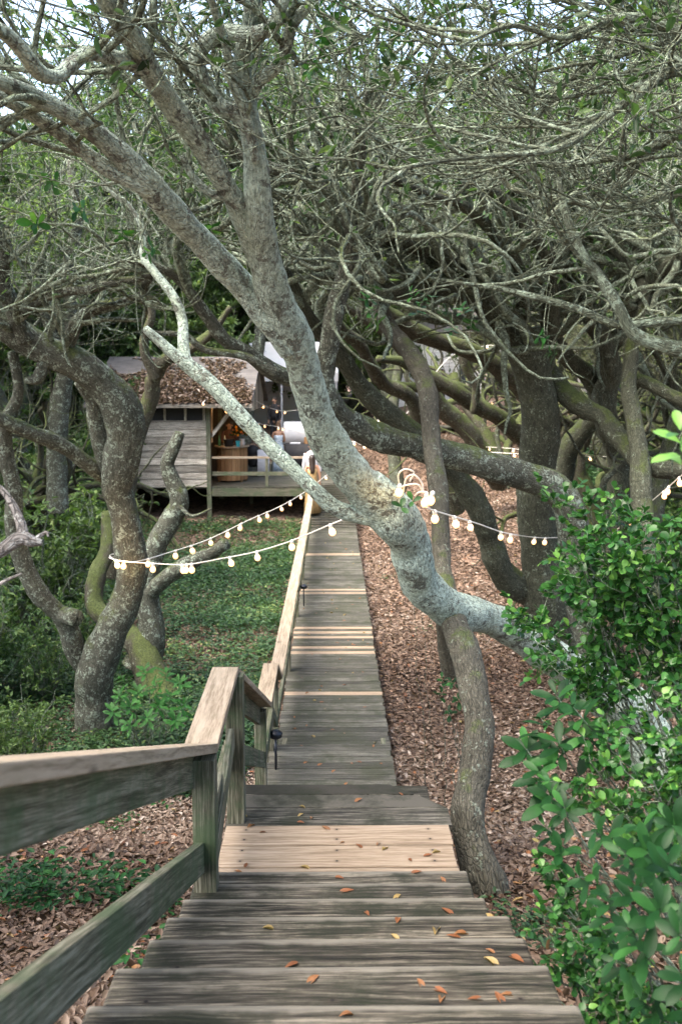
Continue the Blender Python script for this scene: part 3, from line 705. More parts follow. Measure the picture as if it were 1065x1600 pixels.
hero('oak_tree', 'tall dark oak at the right whose two lower trunks cross in an X', M['dark'], T8, 15, 'tree', None, 14, .06, (70, 304, 840), 4.3, leaf=7, rr1=(.024, .068), lr=((2.0, 4.4), (.8, 2.2), (.3, .9)), bias=(-.15, .05, .1), wig=.2)
T9 = [
 lin([(1062, 1180, 80), (1046, 1090, 68), (1030, 1010, 58), (1010, 930, 46), (1004, 850, 38), (1003, 780, 32), (1000, 715, 28), (988, 640, 26), (979, 600, 25), (984, 545, 23), (1002, 490, 21), (995, 430, 19), (950, 385, 17), (900, 370, 14), (840, 380, 10)], 11, 12.2),
 lin([(986, 590, 20), (1020, 602, 20), (1065, 628, 20), (1130, 650, 18)], 12.2, 11.5),
 lin([(1002, 480, 20), (1030, 430, 20), (1065, 400, 20), (1120, 380, 18)], 12.2, 11),
]
hero('oak_tree', 'brown trunk behind the leafy shrub near the right edge of the picture', M['dark'], T9, 16, 'tree', None, 14, .06, (50, 192, 489), 4.3, leaf=7, rr1=(.024, .068), lr=((2.0, 4.4), (.8, 2.2), (.3, .9)), bias=(-.2, 0, .05), wig=.2)
hero('mossy_tree', 'green mossy trunk bending down to the litter beyond the string of lights', M['moss'],
     [lin([(782, 752, 44), (764, 728, 36), (752, 708, 32), (733, 678, 30), (695, 640, 28), (670, 605, 27), (652, 575, 26), (628, 545, 24), (604, 518, 22), (560, 490, 18), (520, 460, 14)], 24, 19),
      lin([(765, 728, 24), (748, 690, 22), (720, 650, 14)], 24, 23)], 17, 'tree', None, 14, .08, (14, 160, 500), 5.0, leaf=2, wig=.2)
hero('mossy_tree', 'mossy limb sweeping up to the left behind the V-shaped dark oak', M['moss'],
     [lin([(880, 770, 40), (862, 728, 34), (840, 706, 30), (813, 684, 28), (786, 658, 27), (757, 642, 26), (718, 616, 24), (668, 586, 21), (630, 566, 17), (590, 560, 12)], 19, 15.5),
      lin([(757, 642, 16), (730, 612, 16), (700, 603, 18), (660, 605, 16), (615, 600, 12)], 17.2, 16)], 18, 'tree', None, 14, .07, (12, 160, 500), 5.0, leaf=2, wig=.2)
hero('mossy_tree', 'dark mossy limb arching over the others above the far white house', M['moss'],
     [lin([(868, 800, 36), (856, 720, 32), (846, 655, 30), (832, 628, 30), (812, 604, 30), (783, 578, 29), (743, 554, 28), (693, 534, 27), (648, 518, 26), (610, 492, 23), (575, 470, 20), (540, 430, 17), (500, 400, 13)], 16.8, 13),
      lin([(720, 545, 14), (728, 575, 14), (742, 605, 13), (738, 645, 12)], 15.4, 15.8)], 19, 'tree', None, 14, .07, (22, 200, 600), 5.0, leaf=2, wig=.2)
hero('mossy_tree', 'thin mossy stem curving up left just behind the slender trunk', M['moss'],
     [lin([(712, 800, 28), (690, 730, 26), (668, 690, 26), (654, 650, 25), (634, 616, 23), (598, 598, 22), (580, 575, 22), (564, 542, 21), (534, 514, 19), (505, 482, 16), (470, 465, 12)], 17.5, 13.5)], 20, 'tree', None, 12, .07, (14, 160, 500), 5.0, leaf=2, wig=.2)

T4 = [
 lin([(152, 1185, 78), (148, 1140, 58), (145, 1090, 54), (150, 1050, 58), (170, 1000, 58), (193, 945, 54), (204, 885, 49), (197, 822, 46), (187, 762, 48), (191, 712, 56), (197, 668, 60), (180, 622, 58), (145, 587, 54), (100, 560, 50), (55, 537, 48), (10, 510, 46), (-50, 480, 42), (-140, 430, 32)], 11.6, 9.6),
 lin([(150, 1062, 34), (122, 1020, 36), (107, 985, 34), (92, 958, 32), (60, 925, 30), (36, 882, 29), (22, 830, 28), (24, 770, 26), (12, 715, 26), (12, 660, 22), (30, 610, 18), (20, 550, 14)], 11.5, 10),
 lin([(92, 960, 28), (108, 962, 27), (121, 966, 25)], 11.1, 10.9),
 lin([(170, 745, 28), (145, 730, 26), (110, 705, 24), (70, 685, 24), (30, 668, 22), (-10, 650, 20), (-60, 640, 16)], 11, 9.8),
 lin([(190, 765, 36), (166, 715, 32), (152, 665, 30), (148, 625, 28), (128, 592, 24)], 10.9, 10.5),
 lin([(95, 560, 30), (110, 530, 24), (120, 505, 20), (145, 485, 18), (182, 474, 16), (220, 462, 14), (229, 440, 12), (260, 415, 8)], 10.1, 9.2),
 lin([(40, 532, 26), (20, 480, 24), (5, 430, 22), (10, 380, 18), (-20, 340, 14)], 9.8, 9.2),
 lin([(20, 505, 18), (60, 470, 18), (100, 455, 17), (140, 452, 16), (185, 440, 13), (240, 430, 9)], 9.7, 8.8),
 lin([(75, 545, 20), (60, 590, 18), (40, 595, 10)], 10, 9.9),
]
hero('oak_tree', 'large brown oak at the left wrapped with a knot of lit bulbs', M['limbl'], T4, 21, 'tree', None, 18, .045, (50, 320, 900), 4.2, leaf=1, bias=(0, 0, .08), wig=.2)
hero('mossy_tree', 'yellow-green mossy stem curving in front of the cabin wall behind the left oak', M['moss'],
     [lin([(178, 900, 36), (188, 820, 30), (203, 725, 28), (216, 672, 27), (237, 622, 27), (243, 586, 24), (260, 562, 21), (290, 548, 17), (330, 520, 13), (360, 480, 9)], 18, 16),
      lin([(242, 590, 16), (225, 540, 14), (238, 490, 12), (225, 440, 9)], 16.8, 16)], 22, 'tree', None, 12, .07)
hero('broken_tree', 'bare broken stem with a snapped top standing in front of the cabin siding', M['limbl'],
     [lin([(222, 1045, 60), (238, 985, 42), (232, 925, 36), (238, 868, 34), (264, 815, 32), (280, 783, 28), (269, 750, 25), (262, 725, 23), (272, 700, 21), (281, 676, 16)], 13.4, 13.2),
      lin([(232, 930, 26), (262, 902, 24), (300, 878, 21), (334, 862, 19), (352, 850, 19)], 13.3, 12.6),
      lin([(280, 790, 8), (300, 806, 6), (330, 795, 3)], 13.2, 13.1)], 23, 'tree', None, 14, .06)
hero('mossy_tree', 'short mossy trunk leaning just behind the base of the left oak', M['moss'],
     [lin([(252, 1110, 84), (238, 1065, 58), (218, 1012, 44), (190, 985, 34), (150, 950, 30), (152, 900, 28), (168, 860, 24), (170, 800, 20)], 13, 14)], 24, 'tree', None, 14, .06)
hero('tall_tree', 'straight brown trunk in the left woods to the left of the cabin', M['limbl'],
     [lin([(92, 800, 34), (88, 720, 31), (92, 650, 30), (104, 570, 27), (112, 490, 25), (108, 420, 22), (120, 340, 18), (110, 250, 14)], 19, 18),
      lin([(104, 575, 18), (80, 520, 16), (60, 450, 14), (70, 380, 11)], 18.7, 18)], 25, 'tree', None, 12, .1, (30, 250, 800), 3.8, leaf=3, wig=.2)
# a tree whose trunk stands out of frame on the right and reaches limbs into view
T12 = [
 [(1480, 1700, 150, 5.0), (1440, 1300, 110, 5.0), (1380, 950, 90, 5.0), (1290, 700, 70, 5.0), (1180, 590, 48, 5.0), (1100, 556, 32, 5.0), (1040, 540, 25, 5.0), (990, 520, 22, 5.0), (965, 478, 19, 5.0), (935, 432, 17, 5.1), (910, 400, 15, 5.1), (882, 335, 12, 5.2), (872, 280, 9, 5.3)],
 lin([(1200, 600, 26), (1120, 500, 18), (1050, 500, 15), (968, 508, 13), (905, 484, 12), (843, 466, 11), (773, 450, 8), (700, 440, 5)], 5.0, 5.2),
 lin([(1310, 760, 40), (1230, 380, 34), (1140, 180, 26), (1065, 110, 20), (983, 155, 15), (923, 200, 13), (858, 235, 11), (733, 246, 8), (633, 262, 5)], 5, 3.9),
 lin([(1250, 500, 30), (1160, 340, 20), (1065, 302, 15), (968, 322, 13), (873, 310, 11), (803, 296, 9), (773, 272, 6), (700, 240, 4)], 5, 5.6),
 lin([(1230, 420, 30), (1150, 120, 24), (1040, 40, 18), (960, 30, 14), (880, 60, 11), (800, 40, 8), (720, 70, 5)], 4.8, 4.0),
 lin([(1250, 520, 30), (1150, 260, 22), (1065, 210, 16), (1000, 240, 13), (930, 250, 11), (860, 260, 8), (780, 230, 5)], 5.2, 5.8),
 lin([(1240, 480, 30), (1130, 20, 24), (1000, -40, 20), (930, 90, 15), (880, 130, 13), (830, 190, 9), (770, 200, 5)], 5.0, 5.6),
]
hero('oak_tree', 'thin grey-green branches fanning in across the upper right corner from a tree out of frame', M['twig'], T12, 26, 'tree', None, 12, .05, (80, 460, 1150), 4.4, leaf=5,
     lr=((.6, 1.7), (.3, 1.0), (.15, .45)), bias=(-.5, .1, .03), wig=.11)
hero('dead_branch', 'bare silver-grey dead branch poking in from the left edge', M['dead'],
     [[(-260, 1500, 60, 3.4), (-200, 1150, 44, 3.4), (-120, 960, 34, 3.4), (-40, 885, 24, 3.4), (5, 858, 22, 3.4), (32, 842, 22, 3.4), (50, 846, 19, 3.4), (66, 848, 10, 3.4)],
      lin([(38, 845, 20), (32, 815, 16), (18, 785, 13), (0, 762, 10), (-30, 740, 8)], 3.4, 3.45),
      lin([(-110, 950, 10), (-40, 930, 8), (0, 912, 7), (32, 897, 3)], 3.4, 3.3),
      lin([(50, 846, 8), (72, 832, 6), (76, 838, 3)], 3.4, 3.4)], 27, 'branch', None, 12, .03)

# ------------------------------------------------------------------ background trees: a few kinds, copied
def wild_tree(name, seed, h=7.5, spread=3.6, nleaf=4, mat=None, lmat=None, leaf_len=(.07, .12), tw=(75, 340, 1100), trunk_r=.19, label='', group='', tmean=.5, lean=.8, thr=.38, clear=0, t0l=.3):
    rng = np.random.default_rng(seed)
    r = empty(name, (0, 0, 0), 0, label, 'tree', group)
    N0 = 16; P = np.zeros((1, N0, 3)); s = np.linspace(0, 1, N0)
    th = h * thr; az = rng.uniform(0, 6.28)
    P[0, :, 2] = s * th - .3; P[0, :, 0] = lean * np.cos(az) * s ** 1.5 + .16 * np.sin(s * 5 + seed); P[0, :, 1] = lean * np.sin(az) * s ** 1.5 + .16 * np.cos(s * 6)
    R = (trunk_r * (1.25 - .55 * s) + .10 * np.exp(-s * 9))[None]
    lim, lr_ = grow(rng, P, R, 12, t0l, 1, (h * .45, h * .72), .72, 20, .15, .035, (0, 0, .35), (25, 60), taper=.75, rr=(.05, .15))
    a, ar = grow(rng, lim, lr_, tw[0], .1, 1, (1.4, 3.4), .65, 16, .19, .03, (0, 0, .1), rr=(.020, .06))
    b, br = grow(rng, a, ar, tw[1], .15, 1, (.6, 1.8), .6, 9, .14, .03, rr=(.007, .02), rmin=.004)
    c, cr = grow(rng, b, br, tw[2], .2, 1, (.3, .8), .6, 6, .15, .03, rr=(.004, .009), rmin=.003)
    kc = c[:, :, 2].mean(1) > clear; c, cr = c[kc], cr[kc]; kb = b[:, :, 2].mean(1) > clear * .8; b, br = b[kb], br[kb]
    V, Q, U = cat([tube_np(P, R, 12, 1), tube_np(lim, lr_, 9, 2), tube_np(a, ar, 6, 3), tube_np(b, br, 5, 4), tube_np(c, cr, 3, 5)])
    mesh_np('trunk', V, Q, mat or M['dark'], r, uv=U, smooth=True)
    st, d, nr, ln, wd = cluster_leaves(rng, c, nleaf, leaf_len, .03, prob=.9, tlo=.1)
    V, Q = leaf_np(st, d, nr, ln, wd)
    cl = snoise(st, 1.1) * .14
    mesh_np('crown', V, Q, lmat or M['leaf'], r, tint=np.repeat(np.clip(rng.normal(tmean, .2, len(st)) + cl, 0, 1), 2))
    return r

kinds = [wild_tree('oak_tree', 101, 7.2, clear=3.9, label='twisted dark oak standing in the woods behind the nearer trunks', group='background oaks', trunk_r=.17, mat=M['dark'], leaf_len=(.09, .14)),
         wild_tree('oak_tree', 102, 6.6, clear=3.9, label='twisted dark oak standing in the woods behind the nearer trunks', group='background oaks', trunk_r=.14, mat=M['limbl'], lean=1.4, leaf_len=(.09, .14)),
         wild_tree('oak_tree', 103, 8.0, clear=3.9, label='twisted dark oak standing in the woods behind the nearer trunks', group='background oaks', trunk_r=.2, mat=M['moss'], lean=1.1, leaf_len=(.09, .14))]
bushy = [wild_tree('leafy_tree', 104, 9.5, nleaf=15, lmat=M['leaf_far'], leaf_len=(.09, .15), tw=(90, 600, 2200), label='tall leafy tree closing the view at the back of the woods', group='far leafy trees', trunk_r=.2, tmean=.55),
         wild_tree('leafy_tree', 105, 8.5, nleaf=15, lmat=M['leaf_far'], leaf_len=(.09, .15), tw=(90, 600, 2200), label='tall leafy tree closing the view at the back of the woods', group='far leafy trees', trunk_r=.2, tmean=.42)]
def sweeping_oak(seed, mat, label, group):
    rng = np.random.default_rng(seed); r = empty('oak_tree', (0, 0, 0), 0, label, 'tree', group)
    s = np.linspace(0, 1, 18); P = np.zeros((2, 18, 3))
    for i, (L, lean, ph) in enumerate(((3.0, 1.2, 0), (2.4, -.5, 2))):
        P[i, :, 2] = s * L - .25; P[i, :, 0] = -lean * s ** 1.4 + .18 * np.sin(s * 6 + ph + seed) * s; P[i, :, 1] = .3 * i * s + .15 * np.cos(s * 5 + ph) * s
    R = np.stack([.15 * (1.2 - .45 * s) + .07 * np.exp(-s * 9), .11 * (1.2 - .45 * s)])
    lim, lr_ = grow(rng, P, R, 9, .35, 1, (3.2, 6.0), .72, 26, .15, .012, (-.75, -.1, .25), (15, 50), taper=.7, rr=(.05, .12))
    a, ar = grow(rng, lim, lr_, 42, .1, 1, (1.5, 3.6), .65, 18, .15, .02, (-.3, 0, .12), rr=(.02, .055))
    b, br = grow(rng, a, ar, 170, .15, 1, (.6, 1.8), .6, 9, .14, .03, rr=(.007, .02), rmin=.004)
    b = b[b[:, :, 2].mean(1) > 3.6]; br = br[:len(b)]
    c, cr = grow(rng, b, br, 420, .2, 1, (.3, .8), .6, 6, .15, .03, rr=(.004, .009), rmin=.003)
    V, Q, U = cat([tube_np(P, R, 12, 1), tube_np(lim, lr_, 10, 2), tube_np(a, ar, 7, 3), tube_np(b, br, 5, 4), tube_np(c, cr, 3, 5)])
    mesh_np('trunk', V, Q, mat, r, uv=U, smooth=True)
    st, d, nr, ln, wd = cluster_leaves(rng, c[c[:, :, 2].mean(1) > 4.6], 4, (.08, .13), .03, prob=.9, tlo=.1)
    V, Q = leaf_np(st, d, nr, ln, wd)
    mesh_np('crown', V, Q, M['leaf_can'], r, tint=np.repeat(np.clip(rng.normal(.5, .22, len(st)), 0, 1), 2))
    return r
def place(protos, spots, seed):
    rng = random.Random(seed); used = set()
    for i, (x, y, s) in enumerate(spots):
        p = protos[i % len(protos)]
        o = p if id(p) not in used else copy_tree(p); used.add(id(p))
        o.location = (x, y, float(gz(x, y))); o.rotation_euler = (0, 0, (abs(x) * 7.13 + y * 3.71) % 6.28); o.scale = (s, s, s * (.92 + .16 * ((x * 3.3 + y * 1.7) % 1)))
tall = [wild_tree('canopy_tree', 106, 12.5, clear=6.2, t0l=.7, nleaf=9, lmat=M['leaf_can'], leaf_len=(.10, .17), tw=(80, 600, 2000), trunk_r=.17, lean=1.2, thr=.55, mat=M['limbl'], label='tall thin oak whose leaves close the canopy over the woods', group='canopy oaks', tmean=.5),
        wild_tree('canopy_tree', 107, 11.0, clear=5.6, t0l=.7, nleaf=9, lmat=M['leaf_can'], leaf_len=(.10, .17), tw=(80, 600, 2000), trunk_r=.15, lean=1.5, thr=.55, mat=M['dark'], label='tall thin oak whose leaves close the canopy over the woods', group='canopy oaks', tmean=.5)]
place(tall, [(-7.5, 19, .9), (-10.5, 23, 1.1), (9.5, 18, 1.0), (-9.0, 29.5, 1.15), (12, 26, 1.2), (-9.4, 13, .9), (8.8, 12.5, .85), (4.6, 14.0, .8),
             (4.6, -4.4, 1.0), (-6.8, -2.0, 1.0), (6.8, -1.5, 1.0), (-5.2, 1.6, 1.25), (4.8, 1.6, 1.25), (10.5, 22, 1.15), (-3.4, 39.5, 1.45), (2.2, 40.5, 1.5), (9.6, 34.5, 1.5), (-7.8, 25.6, 1.15), (-8.4, 36.5, 1.4), (1.9, 29.5, 1.05), (13, 30, 1.4), (-0.6, 41.5, 1.5), (-8.2, 5.2, 1.25), (7.2, 6.6, 1.2), (2.4, -1.8, 1.2)], 9)
sweep = [sweeping_oak(111, M['moss'], 'slender mossy oak sweeping up to the left on the litter slope right of the boardwalk', 'sweeping oaks'),
         sweeping_oak(112, M['dark'], 'slender dark oak sweeping up to the left on the litter slope right of the boardwalk', 'dark sweeping oaks'),
         sweeping_oak(113, M['moss'], 'slender mossy oak sweeping up to the left on the litter slope right of the boardwalk', 'sweeping oaks')]
for i, (x, y, a_, s_) in enumerate([(5.0, 17.5, -.3, 1), (6.6, 21.5, .2, 1.1), (4.6, 27, -.2, 1.1), (8.4, 19, 0, 1.1), (7.4, 26.5, -.35, 1.2), (10.2, 24, .2, 1.2), (6.0, 32, .2, 1.2), (6.5, 15.4, .4, .95)]):
    o = sweep[i % 3] if i < 3 else copy_tree(sweep[i % 3])
    o.location = (x, y, float(gz(x, y))); o.rotation_euler = (0, 0, a_); o.scale = (s_, s_, s_)
mid = [(-7.6, 15, 1), (-9.5, 18, 1.1), (-6.4, 20.5, 1.0), (-8.8, 24, 1.15), (8.6, 17.2, 1.05), (8.6, 21, 1.1), 
        (9.6, 14.2, 1.05), (-10.5, 13.2, 1.1), (-7.6, 33, 1.1), (-5.2, 36.5, 1.1), (-11, 28, 1.2), (13.5, 20, 1.2), (-13, 20, 1.2)]
place(kinds, mid, 1)
far = [(-11.5, 33.5, 1.75), (-10.4, 38, 1.8), (13.5, 32, 1.7), (-14.5, 29, 1.6), (-7.5, 52, 2.1), (-10, 44, 1.9), (-3, 58, 2.3), (3, 60, 2.4), (11, 62, 2.5), (16, 52, 2.2), (6.5, 66, 2.5), (-12.5, 42, 1.9), (-5.5, 66, 2.6), (14, 45, 1.9), (-15.5, 36, 1.7), (20, 40, 2.0), (0.2, 66, 2.6), (-14, 34, 1.4), (-10.5, 39, 1.5), (-8, 46, 1.7), (-13, 50, 1.8), (-4.5, 51, 1.7), (1.8, 58, 1.9), (1.2, 50.5, 1.7), (-6.2, 53, 1.9), (4.2, 70, 2.3), (8.6, 60, 2.0), (14, 38, 1.5), (17, 46, 1.8), (11.5, 60, 2.0), (-17, 42, 1.7), (-1.5, 60, 2.0), (5.5, 62, 2.0), (18, 30, 1.4), (-18, 28, 1.4), (-16, 22, 1.3), (17, 24, 1.3), (20, 60, 2.0), (-20, 58, 2.0), (-8, 62, 2.1), (14, 70, 2.3), (0, 74, 2.3), (-14, 74, 2.3), (7, 80, 2.4), (-9.0, 34.5, 1.6), (-2.2, 66, 2.1)]
place(bushy, far, 2)

# ------------------------------------------------------------------ understory shrubs
def shrub(name, seed, h, rad, nst, nleaf, leaf_len, lmat, label, cat_='shrub', group=None, tmean=.5, aspect=.45, stem_mat=None):
    rng = np.random.default_rng(seed); r = empty(name, (0, 0, 0), 0, label, cat_, group)
    n = nst; P = np.zeros((n, 8, 3)); az = rng.uniform(0, 6.28, n); rr_ = rad * rng.uniform(.2, 1, n); s = np.linspace(0, 1, 8)
    P[:, :, 0] = (np.cos(az) * rr_)[:, None] * s ** .8; P[:, :, 1] = (np.sin(az) * rr_)[:, None] * s ** .8
    P[:, :, 2] = (h * rng.uniform(.5, 1, n))[:, None] * s - .05; P += rng.normal(0, .03, P.shape) * s[None, :, None] * h
    R = np.broadcast_to(.010 * h * (1 - .7 * s), (n, 8))
    a, ar = grow(rng, P, R, nst * 9, .15, 1, (h * .15, h * .42), .6, 7, .18, .02, (0, 0, .15), rr=(.003, .01), rmin=.002)
    V, Q, U = cat([tube_np(P, R, 5, 1), tube_np(a, ar, 4, 2)])
    mesh_np('stems', V, Q, stem_mat or M['twig'], r, uv=U, smooth=True)
    st, d, nr, ln, wd = cluster_leaves(rng, a, nleaf, leaf_len, .015, aspect, .1, .9, .9)
    V, Q = leaf_np(st, d, nr, ln, wd, .12, .2)
    mesh_np('foliage', V, Q, lmat, r, tint=np.repeat(np.clip(rng.normal(tmean, .2, len(st)) + .15 * snoise(st, 1.7), 0, 1), 2))
    return r
ush = [shrub('shrub', 201, 1.7, 1.0, 26, 12, (.06, .11), M['leaf'], 'leafy green shrub filling the undergrowth between the trunks', group='undergrowth shrubs', tmean=.62),
       shrub('shrub', 202, 1.2, .9, 24, 12, (.05, .09), M['cover'], 'leafy green shrub filling the undergrowth between the trunks', group='undergrowth shrubs', tmean=.5),
       shrub('shrub', 203, 2.6, 1.3, 30, 14, (.08, .14), M['leaf_far'], 'leafy green shrub filling the undergrowth between the trunks', group='undergrowth shrubs', tmean=.4)]
us = [(-4.4, 11.9, .95), (-3.9, 10.0, .6), (-5.4, 10.2, .85), (-3.5, 13.9, .65), (-4.8, 18, .8), (-5.2, 22, .8), (-6.0, 25.8, 1.0), (-4.9, 16.2, .9), (-3.1, 9.2, .4), (-5.3, 13.4, 1), (-6.0, 11.6, .9), (-4.6, 15.5, 1), (-6.3, 16.2, 1.2), (-5.6, 18.5, 1.1), (-7.6, 18, 1.3), (-7.8, 13.5, 1.2), (-9, 16, 1.3), (-6.6, 22, 1.2), (-8.6, 21, 1.3), (-6.9, 25, 1.2), (-9.3, 26, 1.4), (-3.6, 12.1, .65), (-4.4, 10.6, .6),
      (-6.9, 27.5, 1.2), (-7.4, 30, 1.5), (-10.8, 31, 1.6), (-4.9, 33.5, 1.3), (8.3, 18.6, 1.3), (9.5, 22.5, 1.5), (8.4, 22.4, 1.2), (11.2, 21, 1.5), (7.6, 15.6, .8), (6.1, 16.6, .6), (10.2, 17.5, 1.3), (-12, 24, 1.5), (-11, 19, 1.4), (12.8, 27, 1.6), (-12.5, 36, 1.7), (-9.2, 35, 1.6), (-7, 38, 1.5)]
place(ush, us, 4)

# the glossy young shrub beside the foot of the left oak
def rosettes(rng, heads, dirs, per, L, aspect, tint, curl=.25, spread=1.0):
    pos = []; dr = []; nr = []; ln = []
    for h, d in zip(heads, dirs):
        h = np.array(h, float); d = np.array(d, float); d /= np.linalg.norm(d)
        a = np.cross(d, [.3, .1, .9]); a /= np.linalg.norm(a) + 1e-9; b = np.cross(d, a); off = rng.uniform(0, 6.28)
        for k in range(per):
            an = off + k * 2.4; tilt = .25 + .75 * (k / per)
            v = d * (1 - tilt * .85) + (a * math.cos(an) + b * math.sin(an)) * spread
            pos.append(h - d * (.010 * k)); dr.append(v); nr.append(d * 1.0 - (a * math.cos(an) + b * math.sin(an)) * .1); ln.append(rng.uniform(*L) * (.7 + .3 * k / per))
    pos = np.array(pos); dr = np.array(dr); nr = np.array(nr); ln = np.array(ln)
    V, Q = leaf_np8(pos, dr, nr, ln, ln * aspect, .12, curl)
    return V, Q, np.repeat(np.clip(rng.normal(tint, .2, len(pos)), 0, 1), 10)

def spray(name, label, base, heads, seed, kind='round', L=(.03, .05), lmat=None, per=9, aspect=.42, sag=.0, tint=.5, twn=6, twl=(.1, .3), cat_='shrub', stem_r=.008, group=None, nl=8, curl=.25):
    """shrub with long stems from its base to every head; leaves sit near the heads"""
    rng = np.random.default_rng(seed)
    r = empty(name, (base[0], base[1], float(gz(base[0], base[1]))), 0, label, cat_, group)
    Hh = np.array([W(*h) for h in heads]); n = len(Hh); s = np.linspace(0, 1, 14); b = np.array([base[0], base[1], float(gz(base[0], base[1])) - .05])
    bb = b + rng.normal(0, .10, (n, 3)) * [1, 1, 0]
    mid_ = (bb + Hh) / 2 + rng.normal(0, .08, (n, 3)); mid_[:, 2] += sag
    S = s[None, :, None]; P = bb[:, None] * (1 - S) ** 2 + 2 * mid_[:, None] * S * (1 - S) + Hh[:, None] * S ** 2
    P = P + (rng.normal(0, .012, P.shape) * np.sin(np.pi * S))
    R = np.broadcast_to(stem_r * (1 - .72 * s), (n, 14))
    parts = [tube_np(P, R, 7, seed)]
    d0 = P[:, -1] - P[:, -2]; d0 /= np.linalg.norm(d0, axis=1, keepdims=True)
    if kind == 'round':
        a, ar = grow(rng, P, R, n * twn, .62, 1, twl, .6, 7, .12, .01, (0, 0, .05), (25, 65), rr=(.0018, .005), rmin=.0013)
        k = np.linalg.norm(a - CAM, axis=2).min(1) > 1.6; a, ar = a[k], ar[k]
        parts.append(tube_np(a, ar, 5, seed + 1))
        st, d, nr, ln, wd = cluster_leaves(rng, a, nl, L, .004, aspect * 1.25, .05, 1.0, .85)
        V, Q = leaf_np8(st, d, nr, ln, wd, .10, .15); tn = np.repeat(np.clip(rng.normal(tint, .2, len(st)), 0, 1), 10)
    else:
        dirs = d0 * .5 + np.array([-.15, -.35, .6]) + rng.normal(0, .3, (n, 3))
        V, Q, tn = rosettes(rng, Hh, dirs, per, L, aspect, tint, curl)
    V2, Q2, U2 = cat(parts)
    local(mesh_np('stems', V2, Q2, M['twig'], uv=U2, smooth=True), r)
    local(mesh_np('foliage', V, Q, lmat or M['leaf_gloss'], tint=tn, smooth=True), r)
    return r
R_ = random.Random(8)
def heads_in(poly_x, poly_y, n, zr, rnd):
    return [(rnd.uniform(*poly_x), rnd.uniform(*poly_y), rnd.uniform(*zr)) for _ in range(n)]
spray('shrub', 'dense small-leaved bright green shrub at the right edge above the big-leaved one', (2.05, 4.6),
      [(870, 790, 4.5), (905, 775, 4.6), (880, 830, 4.4), (850, 860, 4.5), (900, 860, 4.3), (940, 820, 4.4), (960, 780, 4.5), (990, 830, 4.3), (1030, 820, 4.4), (1060, 850, 4.2), (1010, 880, 4.2), (960, 880, 4.2), (920, 900, 4.3), (870, 900, 4.5), (830, 960, 4.6),
       (810, 955, 4.7), (850, 1010, 4.5), (1050, 900, 4.2), (990, 920, 4.2), (1040, 960, 4.3), (1080, 800, 4.4), (1090, 880, 4.2), (980, 860, 4.1), (1020, 850, 4.1), (895, 940, 4.4), (1000, 960, 4.3), (860, 1040, 4.4), (940, 850, 4.2), (1060, 1010, 4.2)],
      301, 'round', (.030, .050), M['leaf_gloss'], sag=.25, tint=.7, twn=20, twl=(.08, .34), nl=10, aspect=.52)
spray('shrub', 'lower small-leaved shrub with thin bare twigs at the right edge', (1.75, 3.4),
      [(960, 1110, 3.3), (1000, 1090, 3.3), (1040, 1120, 3.2), (985, 1150, 3.2), (1030, 1170, 3.1), (940, 1160, 3.3), (1060, 1070, 3.2), (1070, 1160, 3.1), (920, 1190, 3.3), (970, 1200, 3.1), (1020, 1220, 3.0), (1060, 1240, 3.0), (900, 1230, 3.2), (950, 1250, 3.1)],
      302, 'round', (.024, .040), M['leaf_gloss'], sag=.12, tint=.7, twn=16, twl=(.07, .24), nl=9, aspect=.55)
spray('shrub', 'round-leaved plants sprouting low beside the stairs in the bottom right corner', (1.25, 3.0),
      [(870, 1400, 3.2), (850, 1450, 3.2), (890, 1440, 3.1), (920, 1470, 3.0), (880, 1500, 3.05), (905, 1530, 3.0), (940, 1510, 2.9), (870, 1560, 3.0), (930, 1580, 2.9), (960, 1560, 2.8), (1000, 1590, 2.7), (850, 1340, 3.3), (970, 1610, 2.8), (900, 1390, 3.2), (860, 1510, 3.1), (1030, 1560, 2.7)],
      303, 'round', (.022, .036), M['leaf_gloss'], sag=.05, tint=.6, twn=13, twl=(.06, .2), nl=9, aspect=.55)
spray('shrub', 'large pointed dark leaves reaching left over the litter toward the slender trunk', (1.6, 3.5),
      [(868, 1085, 3.5), (845, 1125, 3.5), (895, 1105, 3.4), (822, 1170, 3.5), (872, 1160, 3.4), (842, 1205, 3.4), (915, 1150, 3.4), (860, 1240, 3.3)],
      309, 'ros', (.09, .135), M['leaf_blue'], per=9, aspect=.36, sag=.1, tint=.55, stem_r=.007)
spray('shrub', 'big-leaved glossy shrub with leaf whorls in the bottom right corner', (1.5, 3.05),
      [(850, 1290, 3.3), (880, 1320, 3.0), (930, 1300, 2.8), (975, 1335, 2.6), (905, 1370, 2.8), (950, 1400, 2.6), (1000, 1380, 2.45), (1045, 1350, 2.3), (1030, 1420, 2.2), (985, 1450, 2.4),
       (1060, 1460, 2.1), (930, 1440, 2.7), (1070, 1530, 2.0), (960, 1500, 2.5), (1000, 1290, 2.6), (1050, 1290, 2.4), (880, 1260, 3.1), (1085, 1400, 2.1), (1020, 1330, 2.4), (1000, 1560, 2.4)],
      304, 'ros', (.06, .09), M['leaf_blue'], per=10, aspect=.38, sag=.1, tint=.5, stem_r=.006)
spray('shrub', 'bright out-of-focus green leaves poking in from the right edge above the far lights', (1.7, 2.0),
      [(1062, 672, 1.95), (1120, 700, 1.95), (1150, 640, 1.9)], 305, 'ros', (.055, .08), M['leaf_gloss'], per=9, aspect=.42, sag=.1, tint=1.2, stem_r=.004)
